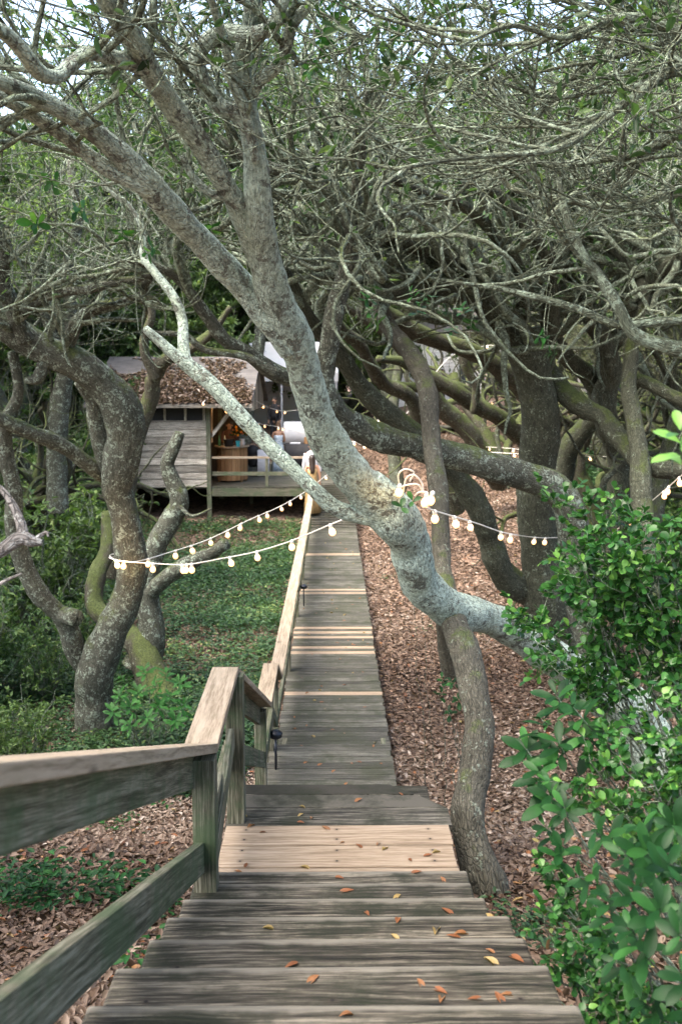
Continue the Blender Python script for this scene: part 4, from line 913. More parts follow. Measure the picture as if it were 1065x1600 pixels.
spray('shrub', 'young shrub with long pale oval leaves at the foot of the left oak', (-2.05, 10.4),
      [(190, 1060, 10.6), (215, 1080, 10.5), (240, 1070, 10.4), (265, 1085, 10.4), (280, 1065, 10.5), (225, 1045, 10.7), (205, 1100, 10.3), (250, 1100, 10.3), (185, 1085, 10.5), (230, 1120, 10.2), (260, 1050, 10.6), (288, 1100, 10.3), (175, 1110, 10.3), (200, 1130, 10.2), (275, 1125, 10.1)],
      306, 'ros', (.10, .16), M['leaf_blue'], per=11, aspect=.34, sag=.1, tint=1.0, stem_r=.008)
spray('shrub', 'thin blue-green sprig growing beside the slender trunk', (.98, 7.6),
      [(690, 1080, 7.0), (705, 1065, 7.0), (715, 1090, 6.9), (700, 1110, 6.9), (722, 1050, 7.0), (690, 1060, 7.1)], 307, 'ros', (.05, .08), M['leaf_blue'], per=6, aspect=.45, tint=.4, stem_r=.004)
spray('vine', 'drooping pair of glossy leaves caught on the trunk beside the loops of cable', (.9, 9.4), [(644, 782, 6.65), (627, 792, 6.7)], 308, 'ros', (.07, .11), M['leaf_gloss'], per=3, aspect=.5, tint=.35, stem_r=.003, cat_='leaves')

# leafy sprays hanging in the middle of the tangle (big dark leaves)
lv = [(655, 480, 8), (690, 490, 8), (705, 520, 8), (640, 455, 8), (575, 490, 8), (570, 470, 7.8), (665, 470, 8), (580, 455, 7.8), (735, 510, 8.2), (720, 480, 8.2), (590, 505, 8), (850, 530, 8), (858, 550, 8)]
heads = lv + [(120, 330, 6.5), (80, 285, 6.2), (190, 370, 6.5), (230, 395, 7), (40, 200, 5.5), (515, 20, 4.8), (530, 5, 4.8), (620, 55, 6), (640, 90, 6.5), (60, 350, 6), (330, 360, 7.5), (480, 110, 6), (500, 60, 5.5)]
rng = np.random.default_rng(77)
hd = np.array([W(*h) for h in heads]); dirs = rng.normal(0, .6, hd.shape) + [0, -.2, -.3]
rt_ = empty('leafy_vine', tuple(hd[0]), 0, 'vine with big dark leaves hanging among the branches in the middle of the tangle', 'vine')
V, Q, tn = rosettes(rng, hd, dirs, 7, (.07, .12), .48, .5)
local(mesh_np('foliage', V, Q, M['leaf_gloss'], tint=tn, smooth=True), rt_)
ss = []
for h in hd:
    q = np.array([h + (np.array([h[0] + rng.normal(0, .2), h[1] + rng.normal(0, .2), h[2] + .9]) - h) * t_ + rng.normal(0, .015, 3) for t_ in np.linspace(0, 1, 7)]); q[0] = h; ss.append(q)
ss = np.array(ss); a = tube_np(ss, np.full(ss.shape[:2], .0035), 5)
local(mesh_np('stems', a[0], a[1], M['twig'], uv=a[2], smooth=True), rt_)

# ------------------------------------------------------------------ leaf litter and ground cover
def zc_of(y): return y
def scatter(n, ylo, yhi, half, rng, power=1.0):
    u = rng.random(n); y = ylo * (yhi / ylo) ** (u ** power)
    x = rng.uniform(-1, 1, n) * (half * y + .8)
    return x, y
def free(x, y):
    walk_ = (np.abs(x) < .62) & (y < 29) ; deck_ = (y > 28) & (y < 37) & (x > -6.3) & (x < 1.1)
    return ~(walk_ | deck_)
def litter():
    rng = np.random.default_rng(41)
    x, y = scatter(430000, 2.6, 42, .36, rng, .92); k = free(x, y) & ((x > -1.3 * (1 + .1 * y)) | (rng.random(len(x)) < .45)); x, y = x[k], y[k]
    gcol = snoise(np.stack([x, y, 0 * x], -1), .5)
    n = len(x); z = gz(x, y) + rng.uniform(.0, .03, n)
    d = rng.normal(size=(n, 3)) * [1, 1, .25]; nr = rng.normal(0, .38, (n, 3)); nr[:, 2] = 1
    sc = 1 + .03 * np.maximum(0, y - 8)
    ln = rng.uniform(.036, .074, n) * sc
    V, Q = leaf_np(np.stack([x, y, z], -1), d, nr, ln, ln * rng.uniform(.36, .5, n), .22, .1)
    tn = np.repeat(np.clip(rng.normal(.50, .24, n) + .2 * gcol, 0, .98), 2)
    tag(mesh_np('leaf_litter', V, Q, M['litter'], tint=tn), 'brown dead leaves covering the ground', 'leaf litter', None, 'stuff')
    # sparse orange and yellow fresh-fallen leaves
    x, y = scatter(2500, 2.6, 30, .36, rng); k = free(x, y); x, y = x[k], y[k]; n = len(x)
    d = rng.normal(size=(n, 3)) * [1, 1, .2]; nr = rng.normal(0, .3, (n, 3)); nr[:, 2] = 1; ln = rng.uniform(.05, .085, n)
    V, Q = leaf_np(np.stack([x, y, gz(x, y) + .035], -1), d, nr, ln, ln * .42, .2, .1)
    tag(mesh_np('fallen_leaves', V, Q, M['rust'], tint=np.repeat(rng.random(n), 2)), 'scattered orange and yellow leaves fallen on the ground', 'fallen leaves', None, 'stuff')
litter()
def cover():
    rng = np.random.default_rng(42)
    # plants: tiny upright tufts, each of several leaves
    def tufts(x, y, per, L, hgt, name, label, mat, tm):
        n = len(x); X = np.repeat(x, per); Y = np.repeat(y, per); m_ = len(X)
        sc = 1 + .03 * np.maximum(0, Y - 8)
        hh = rng.uniform(.02, hgt, m_) * sc
        a = rng.uniform(0, 6.28, m_); rr_ = rng.uniform(0, .07, m_) * sc
        X = X + np.cos(a) * rr_; Y = Y + np.sin(a) * rr_
        d = np.stack([np.cos(a), np.sin(a), rng.uniform(-.2, .6, m_)], -1); nr = rng.normal(0, .3, (m_, 3)); nr[:, 2] = 1
        ln = rng.uniform(*L, m_) * sc
        V, Q = leaf_np(np.stack([X, Y, gz(X, Y) + hh], -1), d, nr, ln, ln * .5, .12, .2)
        tt = np.clip(rng.normal(tm, .2, m_) + .2 * np.repeat(snoise(np.stack([x, y, 0 * x], -1), 1.4), per), 0, 1)
        tag(mesh_np(name, V, Q, mat, tint=np.repeat(tt, 2)), label, 'ground cover', None, 'stuff')
    n = 42000; y = 9 * (29 / 9) ** rng.random(n); x = -.95 - rng.random(n) ** 1.1 * (.40 * y)
    p = np.stack([x, y, 0 * x], -1); dens = snoise(p, .45) * .35 + snoise(p + 4, 1.6) * .2
    k = free(x, y) & (dens * 1.1 + .24 + .45 * sstep(9.5, 16, y + .5 * (x + 1.2)) > rng.random(n) * 1.25)
    tufts(x[k], y[k], 7, (.035, .07), .12, 'ground_cover', 'low green ground cover spreading over the slope left of the boardwalk', M['cover'], .5)
    n = 9000; y = 2.8 * (11 / 2.8) ** rng.random(n); x = -.8 - rng.random(n) * (.38 * y)
    p = np.stack([x, y, 0 * x], -1); k = (snoise(p, 1.1) * .45 + .5 * snoise(p, 4.) - .25) > rng.random(n) * 2.4
    tufts(x[k], y[k], 8, (.025, .07), .24, 'seedlings', 'patchy green seedlings among the dead leaves below the handrail', M['leaf_blue'], .65)
    n = 9000; y = 4.5 * (34 / 4.5) ** rng.random(n); x = .9 + rng.random(n) * (.36 * y)
    p = np.stack([x, y, 0 * x], -1); k = (snoise(p + 31, 1.0) - .75) > rng.random(n) * 1.0
    tufts(x[k], y[k], 6, (.03, .055), .09, 'seedlings', 'small green sprouts dotted over the brown litter right of the boardwalk', M['cover'], .45)
    n = 16000; y = 15 * (40 / 15) ** rng.random(n); x = .24 * y + rng.random(n) * (.2 * y)
    tufts(x, y, 6, (.05, .09), .35, 'ground_cover', 'green undergrowth carpeting the far right woods', M['cover'], .3)
cover()

# fallen leaves lying on the steps, each of its own
def step_z(y):
    k = math.ceil((y - Y0E) / RUN - 1e-6)
    if y < Y0E + RUN * 6: return Z0E - RISE * k
    if y < 5.86: return LZ
    if y < 9.55: return .3 if y > 8.2 else -9
    return 0
def fallen_leaves():
    rng = random.Random(12); protos = []
    for i in range(3):
        nr = np.random.default_rng(i + 5)
        V, Q = leaf_np8(np.zeros((1, 3)), np.array([[1., 0, 0]]), np.array([[0, .1, 1.]]), np.array([.075]), np.array([.032]), .25 + .2 * i, .12 * (i + 1))
        V[:, 0] -= .035
        protos.append(mesh_np('fallen_leaf', V, Q, M['rust'], tint=np.full(len(Q), (.35, .6, .92)[i]), smooth=True))
    pts = [(686, 1545, 0), (655, 1535, 1), (688, 1560, 1), (706, 1462, 0), (718, 1458, 1), (765, 1500, 2), (805, 1497, 0), (573, 1427, 0), (697, 1423, 0), (680, 1452, 2), (740, 1560, 0), (790, 1555, 1), (600, 1325, 2), (640, 1342, 0), (590, 1318, 1), (560, 1322, 0), (680, 1330, 2), (668, 1335, 0), (650, 1362, 0), (690, 1375, 1), (620, 1402, 2), (490, 1530, 1),
           (530, 1370, 0), (385, 1350, 0), (372, 1362, 1), (375, 1268, 0), (380, 1275, 2), (470, 1285, 0), (560, 1250, 1), (625, 1240, 0), (410, 1300, 0), (540, 1580, 1), (420, 1449, 2), (456, 1505, 0), (500, 1195, 1), (560, 1190, 0), (470, 1165, 0), (585, 1160, 2), (520, 1140, 0), (460, 1120, 1), (570, 1105, 0), (555, 1065, 0), (480, 1050, 1)]
    world = [(rng.uniform(-.52, .5), 8.4 + 17 * rng.random() ** 1.5, rng.randrange(3)) for _ in range(75)] + [(rng.uniform(-.2, .62), rng.uniform(2.4, 4.6), rng.randrange(3)) for _ in range(10)] + [(rng.uniform(-.5, .6), rng.uniform(4.7, 5.6), rng.randrange(3)) for _ in range(7)]
    used = set()
    for px, py, k in pts + world:
        wl = abs(px) < 2
        if wl: p = (px, py, 0)
        for it in () if wl else np.linspace(2.0, 12.5, 600):
            p = W(px, py, it)
            if p[2] <= step_z(p[1]) : break
        o = protos[k]
        if k in used: o = o.copy(); C.objects.link(o)
        used.add(k)
        o.location = (p[0], p[1] - .02, step_z(p[1]) + .006 + .0); o.rotation_euler = (0, 0, rng.uniform(0, 6.28)); s = rng.uniform(.45, 1.0) if wl else rng.uniform(.5, .9); o.scale = (s, s, s)
        if py < 30 and p[1] > 8: tag(o, ('small rust leaf lying on the long boardwalk', 'small brown leaf lying on the long boardwalk', 'small yellowish leaf lying on the long boardwalk')[k], 'leaf', ('rust leaves on the boardwalk', 'brown leaves on the boardwalk', 'yellow leaves on the boardwalk')[k]); continue
        tag(o, ('curled rust-orange leaf lying on the wooden steps', 'orange-brown leaf lying flat on the wooden steps', 'yellowish dry leaf lying on the wooden steps')[k], 'leaf', ('rust leaves on the steps', 'brown leaves on the steps', 'yellow leaves on the steps')[k])
fallen_leaves()

# ------------------------------------------------------------------ cabin and deck
DZ = .9
cab = empty('cabin', (-4.7, 28.2, -.2), 0, 'small grey wooden cabin on stilts with leaves piled on its shingle roof', 'cabin')
CX0, CX1, CY0, CY1 = -6.6, -3.53, 28.2, 31.2
m = MB()
zz = DZ - .02; k = 0
while zz < 2.72:
    h_ = .2 if k else .24
    m.board((CX0, CY0 - .02, zz + h_ / 2), (CX1 - .05, CY0 - .02, zz + h_ / 2 + random.uniform(-.004, .004)), .03, h_ - .006, (0, .12, 1)); zz += h_; k += 1
wall_top = zz
for xx0 in (CX0,):
    zz = DZ
    while zz < 3.2: m.board((xx0, CY0, zz + .1), (xx0, CY1, zz + .1), .03, .194); zz += .2
m.build('siding', M['siding'], cab, .003)
m = MB(); m.box(CX0, CX1 - .05, CY0, CY0 + .03, wall_top - .02, wall_top + .05); m.box(CX0, CX1 - .05, CY0, CY0 + .03, 3.12, 3.2)
for x in (-6.2, -5.5, -4.78, -4.2, -3.68): m.box(x, x + .06, CY0 - .01, CY0 + .04, wall_top + .05, 3.12)
m.build('window_frame', M['siding'], cab)
m = MB(); m.box(CX0, CX1 - .05, CY0 + .05, CY0 + .06, wall_top, 3.15); m.build('window_screen', M['black'], cab)
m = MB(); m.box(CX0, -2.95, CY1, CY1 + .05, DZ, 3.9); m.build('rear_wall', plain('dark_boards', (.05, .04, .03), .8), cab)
m = MB(); m.box(CX0, -2.3, CY0, 35, DZ - .06, DZ - .01); m.build('floor', M['wood_walk'], cab)
for x, y in ((CX1, CY0), (-2.42, CY0 + .02), (CX0, CY0), (CX0, CY1), (CX1, CY1)):
    m = MB(); m.board((x, y, float(gz(x, y)) - .2), (x, y, 3.22), .12, .12, (0, 1, 0))
    if (x, y) == (-2.42, CY0 + .02): continue
    m.build('post', M['siding'] if x != CX1 else M['wood_green'], cab, .004)
m = MB(); m.board((CX1 + .09, CY0 + .05, 1.95 + .2), (CX1 + .09, CY0 + .05, 3.2), .04, .09, (0, 1, 0)); m.build('door_trim', M['cedar'], cab)
m = MB(); m.board((CX1 + .05, CY0 + .03, 2.3), (-2.85, CY0 + .03, 3.1), .05, .10); m.build('brace', M['siding'], cab)
# roof: front slope, back slope
RZ0, RZ1 = 3.24, 4.62
def slab(mb, a, b, c, d, th):
    a, b, c, d = map(lambda q: np.array(q, float), (a, b, c, d)); n = np.cross(b - a, d - a); n /= np.linalg.norm(n)
    W_ = np.linalg.norm(b - a); H_ = np.linalg.norm(d - a); s0 = mb.n
    for q in (a, b, c, d): mb.v.append(q)
    for q in (a, b, c, d): mb.v.append(q - n * th)
    mb.n += 8
    mb._face([s0, s0 + 1, s0 + 2, s0 + 3], [(0, 0), (W_, 0), (W_, H_), (0, H_)], .5)
    mb._face([s0 + 7, s0 + 6, s0 + 5, s0 + 4], [(0, 0), (W_, 0), (W_, H_), (0, H_)], .5)
    for i in range(4):
        j = (i + 1) % 4; mb._face([s0 + i, s0 + 4 + i, s0 + 4 + j, s0 + j], [(0, 0), (0, .05), (.3, .05), (.3, 0)], .5)
rf = MB(); slab(rf, (-6.9, 27.7, RZ0), (-2.25, 27.7, RZ0), (-2.25, 31.2, RZ1), (-6.9, 31.2, RZ1), .07)
slab(rf, (-2.25, 34.7, RZ0), (-6.9, 34.7, RZ0), (-6.9, 31.2, RZ1), (-2.25, 31.2, RZ1), .07)
roof = rf.build('roof', M['shingle'], cab)
m = MB(); m.board((-6.9, 27.70, RZ0 - .05), (-2.25, 27.70, RZ0 - .05), .03, .10); m.build('fascia', M['siding'], cab)
m = MB()
def gb(y): return RZ1 - abs(y - 31.2) / 3.5 * (RZ1 - RZ0) - .09
for i in range(17):
    y0 = 28.3 + i * .38; y1 = y0 + .365
    if y1 > 34.3: break
    pts = [(-2.40, y0, 3.02), (-2.40, y1, 3.02), (-2.40, y1, gb(y1)), (-2.40, y0, gb(y0))]
    m.rings([pts, [(p[0] + .03, p[1], p[2]) for p in pts]], random.random(), smooth=False)
m.build('gable_wall', M['siding'], cab)
# leaves heaped on the front slope
rng = np.random.default_rng(9); n = 9000
u = rng.random(n); x = -6.7 + 4.4 * rng.random(n); yv = 27.72 + 3.3 * u ** 1.5
keep_ = (snoise(np.stack([x, yv, 0 * x], -1), 1.3) * .5 + 1.25 - (yv - 27.7) / 2.2 - np.clip((x + 3.0) * .5, 0, .4)) > 0.0
x = x[keep_]; yv = yv[keep_]; n = len(x); hump = .16 * np.exp(-((yv - 28.6) / .8) ** 2)
z = RZ0 + (yv - 27.7) / 3.5 * (RZ1 - RZ0) + rng.random(n) * hump + .012
d = rng.normal(size=(n, 3)) * [1, 1, .3]; nr = rng.normal(0, .4, (n, 3)); nr[:, 2] = 1; ln = rng.uniform(.09, .15, n)
V, Q = leaf_np(np.stack([x, yv, z], -1), d, nr, ln, ln * .48, .2, .1)
tag(mesh_np('leaf_pile', V, Q, M['litter'], tint=np.repeat(np.clip(rng.normal(.5, .25, n), 0, .95), 2)), 'heap of reddish-brown leaves lying on the cabin roof', 'leaf pile', None, 'stuff')

deck = empty('deck', (-2, 32, -.1), 0, 'raised grey wooden deck in front of the bar at the end of the boardwalk', 'deck')
m = MB(); y = 28.2
while y < 37: 
    xr = -.64 if y < 28.95 else 1.0
    m.board((-3.45, y + .07, DZ - .02), (xr, y + .07, DZ - .02), .137, .04); y += .145
m.build('deck_boards', M['wood_walk'], deck)
m = MB(); m.board((-3.45, 28.17, DZ - .16), (-.66, 28.17, DZ - .16), .04, .22); m.box(1.0, 1.04, 29, 37, DZ - .3, DZ + .0); m.box(-.64, 1.0, 28.96, 29.0, DZ - .28, DZ - .05); m.build('rim_beam', M['wood_green'], deck)
for x in (-2.5, -1.5, -.8, .9):
    for y in (30.2, 33.5, 36.5):
        m = MB(); m.board((x, y, float(gz(x, y)) - .2), (x, y, DZ - .05), .11, .11, (0, 1, 0)); m.build('pile', M['wood_green'], deck)
dr = empty('deck_railing', (-2, 28.3, DZ), 0, 'low two-bar wooden railing along the front edge of the deck', 'railing')
m = MB(); m.board((-3.45, 28.28, 1.72), (-.70, 28.28, 1.72), .10, .06, t=.9); m.build('top_rail', M['wood_cap'], dr, .004)
m = MB(); m.board((-3.45, 28.28, 1.26), (-.70, 28.28, 1.26), .04, .11, t=.9); m.build('lower_rail', M['wood_green'], dr, .004)
for x in (-1.9, -.72): 
    m = MB(); m.board((x, 28.28, DZ), (x, 28.28, 1.69), .08, .08, (0, 1, 0)); m.build('post', M['wood_green'], dr)

# bar counter: curved, staved
bar = empty('bar_counter', (-2.95, 29.6, DZ), 0, 'curved orange wooden bar counter at the cabin opening', 'bar')
m = MB(); cx_, cy_ = -3.05, 30.0
for i in range(13):
    a0 = math.radians(-175 + i * 13.5); a1 = a0 + math.radians(12.6)
    def pt(a, r): return (cx_ + r * .46 * math.cos(a), cy_ + r * .80 * math.sin(a))
    q = [pt(a0, 1), pt(a1, 1), pt(a1, .93), pt(a0, .93)]
    m.rings([[(x * 1.0, y, DZ + .06) for x, y in q], [(x, y, DZ + 1.02) for x, y in q]], random.random(), smooth=False)
m.build('staves', M['cedar'], bar)
m = MB(); ring = [(cx_ + .52 * math.cos(a), cy_ + .87 * math.sin(a)) for a in np.radians(np.linspace(-180, 0, 18))]
m.rings([[(x, y, DZ + 1.022) for x, y in ring], [(x, y, DZ + 1.06) for x, y in ring]], .5, smooth=False); m.build('counter_top', M['wood_cap'], bar)
for x, y in ((-3.4, 29.6), (-2.74, 29.5), (-2.64, 29.95)):
    m = MB(); m.board((x, y, DZ), (x, y, DZ + .1), .07, .07, (0, 1, 0)); m.build('leg', M['cedar'], bar)
BT = DZ + 1.06
glass = plain('green_glass', (.05, .16, .08), .12, 0, .05); bluec = plain('blue_box', (.02, .30, .42), .5)
for i, (x, y, mt, lb) in enumerate(((-3.38, 29.55, glass, 'dark green bottle at the left end of the bar top'), (-3.20, 29.42, plain('clear_bottle', (.5, .55, .5), .15), 'clear bottle standing left of the black bucket on the bar'))):
    m = MB(); m.lathe((x, y, BT), [(.04, 0), (.042, .02), (.042, .18), (.016, .25), (.015, .32)], 10); o = m.build('bottle', mt); tag(o, lb, 'bottle')
m = MB(); m.lathe((-3.08, 29.35, BT), [(.10, 0), (.13, .02), (.15, .2), (.16, .22), (.12, .21), (.10, .05)], 14); tag(m.build('bucket', M['black']), 'black bucket on the bar between the bottles and blue box', 'bucket')
m = MB(); m.rings([[(-2.86, 29.3, BT), (-2.76, 29.3, BT), (-2.76, 29.42, BT), (-2.86, 29.42, BT)], [(-2.87, 29.29, BT + .17), (-2.75, 29.29, BT + .17), (-2.75, 29.43, BT + .17), (-2.87, 29.43, BT + .17)]], .5, smooth=False)
tag(m.build('carton', bluec, None, .006), 'small blue carton on the bar beside the flowers', 'carton')
fl = empty('flower_vase', (-2.72, 29.8, BT), 0, 'vase of orange and yellow flowers with green leaves on the bar', 'flowers')
m = MB(); m.lathe((-2.72, 29.8, BT), [(.05, 0), (.075, .05), (.06, .15), (.07, .2)], 12); m.build('vase', M['white'], fl)
rng = np.random.default_rng(3); n = 170; c0 = np.array([-2.72, 29.8, BT + .34]); dv = unit(rng, n); dv[:, 2] = np.abs(dv[:, 2]) * .8 - .1
V, Q = leaf_np(c0 + dv * rng.uniform(.05, .26, (n, 1)), dv, unit(rng, n), rng.uniform(.1, .2, n), rng.uniform(.03, .06, n)); local(mesh_np('foliage', V, Q, M['cover'], tint=np.repeat(rng.random(n), 2)), fl)
n = 60; dv = unit(rng, n); dv[:, 2] = np.abs(dv[:, 2]); V, Q = leaf_np(c0 + dv * rng.uniform(.12, .3, (n, 1)), unit(rng, n), dv, np.full(n, .08), np.full(n, .07)); local(mesh_np('blossoms', V, Q, leaf_mat('orange_petal', [(0, (.7, .15, .02)), (1, (.8, .4, .04))]), tint=np.repeat(rng.random(n), 2)), fl)

def cloth_table(name, label, x0, x1, y0, y1, z0, z1, mat, cloth_label):
    t = empty(name, ((x0 + x1) / 2, (y0 + y1) / 2, z0), 0, label, 'table')
    m = MB(); m.box(x0 + .03, x1 - .03, y0 + .03, y1 - .03, z1 - .035, z1 - .006); m.build('table_top', M['siding'], t)
    for x in (x0 + .08, x1 - .08):
        for y in (y0 + .08, y1 - .08): 
            m = MB(); m.board((x, y, z0), (x, y, z1 - .035), .04, .04, (0, 1, 0)); m.build('leg', M['siding'], t)
    m = MB(); N_ = 60; per = []
    for i in range(N_):
        f = i / N_ * 4; k = int(f); u = f - k
        per.append(((x0 + (x1 - x0) * u, y0), (x1, y0 + (y1 - y0) * u), (x1 - (x1 - x0) * u, y1), (x0, y1 - (y1 - y0) * u))[k])
    per = np.array(per); c = per.mean(0)
    R1 = [(x, y, z1) for x, y in per]; R2 = [(*(c + (np.array(p) - c) * (1.02 + .04 * math.sin(i * 2.1) + .03 * math.sin(i * 1.3))), z0 + .03) for i, p in enumerate(per)]
    m.rings([R2, [( (a[0] + b[0]) / 2, (a[1] + b[1]) / 2, (z0 + z1) / 2) for a, b in zip(R1, R2)], R1], .5); o = m.build('tablecloth', mat); tag(o, cloth_label, 'tablecloth')
cloth_table('buffet_table', 'long table under a black cloth at the back of the deck', -1.62, -.45, 32.9, 33.7, DZ, DZ + .9, M['black'], 'black cloth hanging over the long table on the deck')
cloth_table('high_table', 'narrow white-draped table between the black grill and the woman in the floral dress', -2.37, -2.02, 31.0, 31.35, DZ, DZ + .84, M['white'], 'white cloth flaring out to the deck beside the black grill')
cloth_table('far_table', 'table with white cloth on the terrace beyond the deck', -1.9, .3, 38.2, 39, 1.45, 2.3, M['white'], 'white cloth on the terrace table under the tent')
cart = empty('grill', (-2.53, 31.2, DZ), 0, 'black covered grill on thin legs at the left of the white cloth', 'grill')
m = MB(); m.lathe((-2.53, 31.2, DZ + .3), [(.10, 0), (.20, .1), (.21, .45), (.22, .5), (.17, .62), (.08, .68), (.01, .69)], 16); m.build('kettle', M['black'], cart)
for a in (0.3, 2.4, 4.5):
    m = MB(); m.tube([(-2.53 + .12 * math.cos(a), 31.2 + .12 * math.sin(a), DZ + .35), (-2.53 + .2 * math.cos(a), 31.2 + .2 * math.sin(a), DZ)], .012); m.build('leg', M['black_metal'], cart)
m = MB(); m.box(-.98, -.80, 33.1, 33.3, DZ + .9, DZ + 1.12); tag(m.build('crate', M['cedar'], None, .01), 'dark brown wooden box standing on the black table', 'box')
m = MB(); m.box(-1.45, -1.1, 33.1, 33.5, DZ + .9, DZ + .93, .5); tag(m.build('tray', M['white'], None, .004), 'flat white tray on the black table', 'tray')
m = MB(); m.box(-.7, -.5, 33.0, 33.3, DZ + .9, DZ + .97, .5); tag(m.build('napkins', M['white'], None, .01), 'folded white napkins at the right end of the black table', 'napkins')

# ------------------------------------------------------------------ people
def skin_body(name, nodes, edges, mat, parent, lv=2):
    m = bpy.data.meshes.new(name); m.from_pydata([n[:3] for n in nodes], edges, []); m.materials.append(mat)
    o = bpy.data.objects.new(name, m); C.objects.link(o); o.parent = parent
    sk = o.modifiers.new('skin', 'SKIN'); sk.use_smooth_shade = True
    for i, n in enumerate(nodes):
        r_ = n[3]; o.data.skin_vertices[0].data[i].radius = (r_, n[4] if len(n) > 4 else r_)
    o.data.skin_vertices[0].data[0].use_root = True
    ss_ = o.modifiers.new('sub', 'SUBSURF'); ss_.levels = lv - 1; ss_.render_levels = lv - 1
    return o
def arm(nodes, edges, sh, pts, rr_):
    i = sh
    for p, r_ in zip(pts, rr_): nodes.append((*p, r_)); edges.append((i, len(nodes) - 1)); i = len(nodes) - 1
    h = np.array(pts[-1]); d = h - np.array(pts[-2]); d /= np.linalg.norm(d); s_ = np.cross(d, [0, 1, .1]); s_ /= np.linalg.norm(s_)
    pal = h + d * .05; nodes.append((*pal, .026, .016)); edges.append((i, len(nodes) - 1)); pi_ = len(nodes) - 1
    for k, l in enumerate((.065, .075, .07, .055)):
        q = pal + s_ * (.012 * (k - 1.5) * 1.3) + d * l; nodes.append((*q, .008)); edges.append((pi_, len(nodes) - 1))
    q = h + d * .03 + s_ * -.045; nodes.append((*q, .009)); edges.append((i, len(nodes) - 1))
def person(label, x, y, z, face, H, pose='down', cloth='dress', cmat=None, hair='long', hmat=None, legs_mat=None, head_turn=0):
    """local frame: +Y is the way the body faces; H is the standing height"""
    r = empty('person', (x, y, z), face, label, 'person'); s = H / 1.7; sc = lambda *p: tuple(v * s for v in p)
    nodes = [(0, 0, .93, .135, .105), (0, -.01, 1.08, .115, .085), (0, 0, 1.25, .135, .095), (0, -.005, 1.39, .13, .075), (0, .0, 1.46, .055), (0, .02, 1.53, .055), (0, .03, 1.60, .078, .088), (0, .025, 1.655, .062, .07)]
    edges = [(0, 1), (1, 2), (2, 3), (3, 4), (4, 5), (5, 6), (6, 7)]
    for sx in (-1, 1):
        b0 = len(nodes); nodes += [(sx * .09, 0, .82, .085), (sx * .10, .01, .48, .055), (sx * .10, -.02, .26, .05), (sx * .10, -.02, .08, .035), (sx * .105, .10, .03, .033), (sx * .11, .16, .025, .025)]
        edges += [(0, b0), (b0, b0 + 1), (b0 + 1, b0 + 2), (b0 + 2, b0 + 3), (b0 + 3, b0 + 4), (b0 + 4, b0 + 5)]
        nodes.append((sx * .155, -.005, 1.385, .05)); edges.append((3, len(nodes) - 1)); sh = len(nodes) - 1
        if pose == 'down': pts = [(sx * .20, -.01, 1.22), (sx * .225, 0, 1.08), (sx * .225, .06, .84)]
        elif pose == 'front': pts = [(sx * .20, .02, 1.22), (sx * .215, .05, 1.10), (sx * .12, .26, 1.08)]
        else: pts = [(sx * .22, .0, 1.25), (sx * .26, .02, 1.14), (sx * .14, .12, 1.36)]
        arm(nodes, edges, sh, pts, (.042, .036, .026))
    nd = [(n[0] * s, n[1] * s, n[2] * s, *[q * s for q in n[3:]]) for n in nodes]
    skin_body('body', nd, edges, M['skin'], r)
    # face: nose, eyes, ears
    m = MB(); m.lathe(sc(0, .118, 1.585), [(.012 * s, -.02 * s), (.014 * s, 0), (.006 * s, .03 * s)], 8)
    for sx in (-1, 1): m.lathe(sc(sx * .083, .025, 1.585), [(.004 * s, -.03 * s), (.016 * s, -.01 * s), (.018 * s, .015 * s), (.005 * s, .03 * s)], 8)
    o = m.build('face_features', M['skin']); o.parent = r
    m = MB()
    for sx in (-1, 1): m.lathe(sc(sx * .032, .108, 1.60), [(.002, -.008 * s), (.010 * s, 0), (.002, .008 * s)], 8)
    m.build('eyes', M['black']).parent = r
    def loft(name, prof, mat, waves=0, t=.5):
        m = MB(); R = []
        for (z_, rx, ry, ox, oy) in prof:
            R.append([((ox + rx * (1 + waves * max(0, (1.0 - z_)) * math.sin(j * 1.57 + 1)) * math.cos(6.2832 * j / 28)) * s, (oy + ry * (1 + waves * max(0, (1.0 - z_)) * math.sin(j * 1.57)) * math.sin(6.2832 * j / 28)) * s, z_ * s) for j in range(28)])
        m.rings(R, t); o = m.build(name, mat); o.parent = r; return o
    if cloth == 'dress':
        loft('dress', [(.06, .24, .22, 0, -.02), (.35, .21, .18, 0, -.01), (.7, .185, .155, 0, -.01), (.92, .18, .145, 0, -.01), (1.06, .135, .11, 0, -.01), (1.18, .15, .12, 0, 0), (1.30, .155, .115, 0, .0)], cmat, .12)
        if hair == 'long':
            m = MB()
            for sx in (-1, 1): m.tube([sc(sx * .09, -.10, 1.28), sc(sx * .085, -.06, 1.42), sc(sx * .08, .03, 1.43), sc(sx * .09, .1, 1.28)], .006 * s)
            m.build('straps', cmat).parent = r
    else:
        loft('shirt', [(.88, .165, .125, 0, 0), (1.05, .165, .125, 0, 0), (1.22, .185, .13, 0, 0), (1.36, .19, .12, 0, 0), (1.43, .14, .09, 0, 0), (1.475, .066, .07, 0, .01)], cmat)
        for sx in (-1, 1):
            m = MB(); m.tube([sc(sx * .16, -.005, 1.385), sc(sx * .205, -.01, 1.22), sc(sx * .228, 0, 1.08), sc(sx * .228, .055, .88)] if pose == 'down' else [sc(sx * .16, 0, 1.385), sc(sx * .205, .02, 1.22), sc(sx * .22, .05, 1.10), sc(sx * .13, .24, 1.08)], [.07 * s, .062 * s, .055 * s, .045 * s], 12); m.build('sleeve', cmat).parent = r
            m = MB(); m.tube([sc(sx * .085, 0, .92), sc(sx * .10, .01, .48), sc(sx * .10, -.02, .07)], [.10 * s, .075 * s, .062 * s], 14); m.build('trouser_leg', legs_mat or M['black']).parent = r
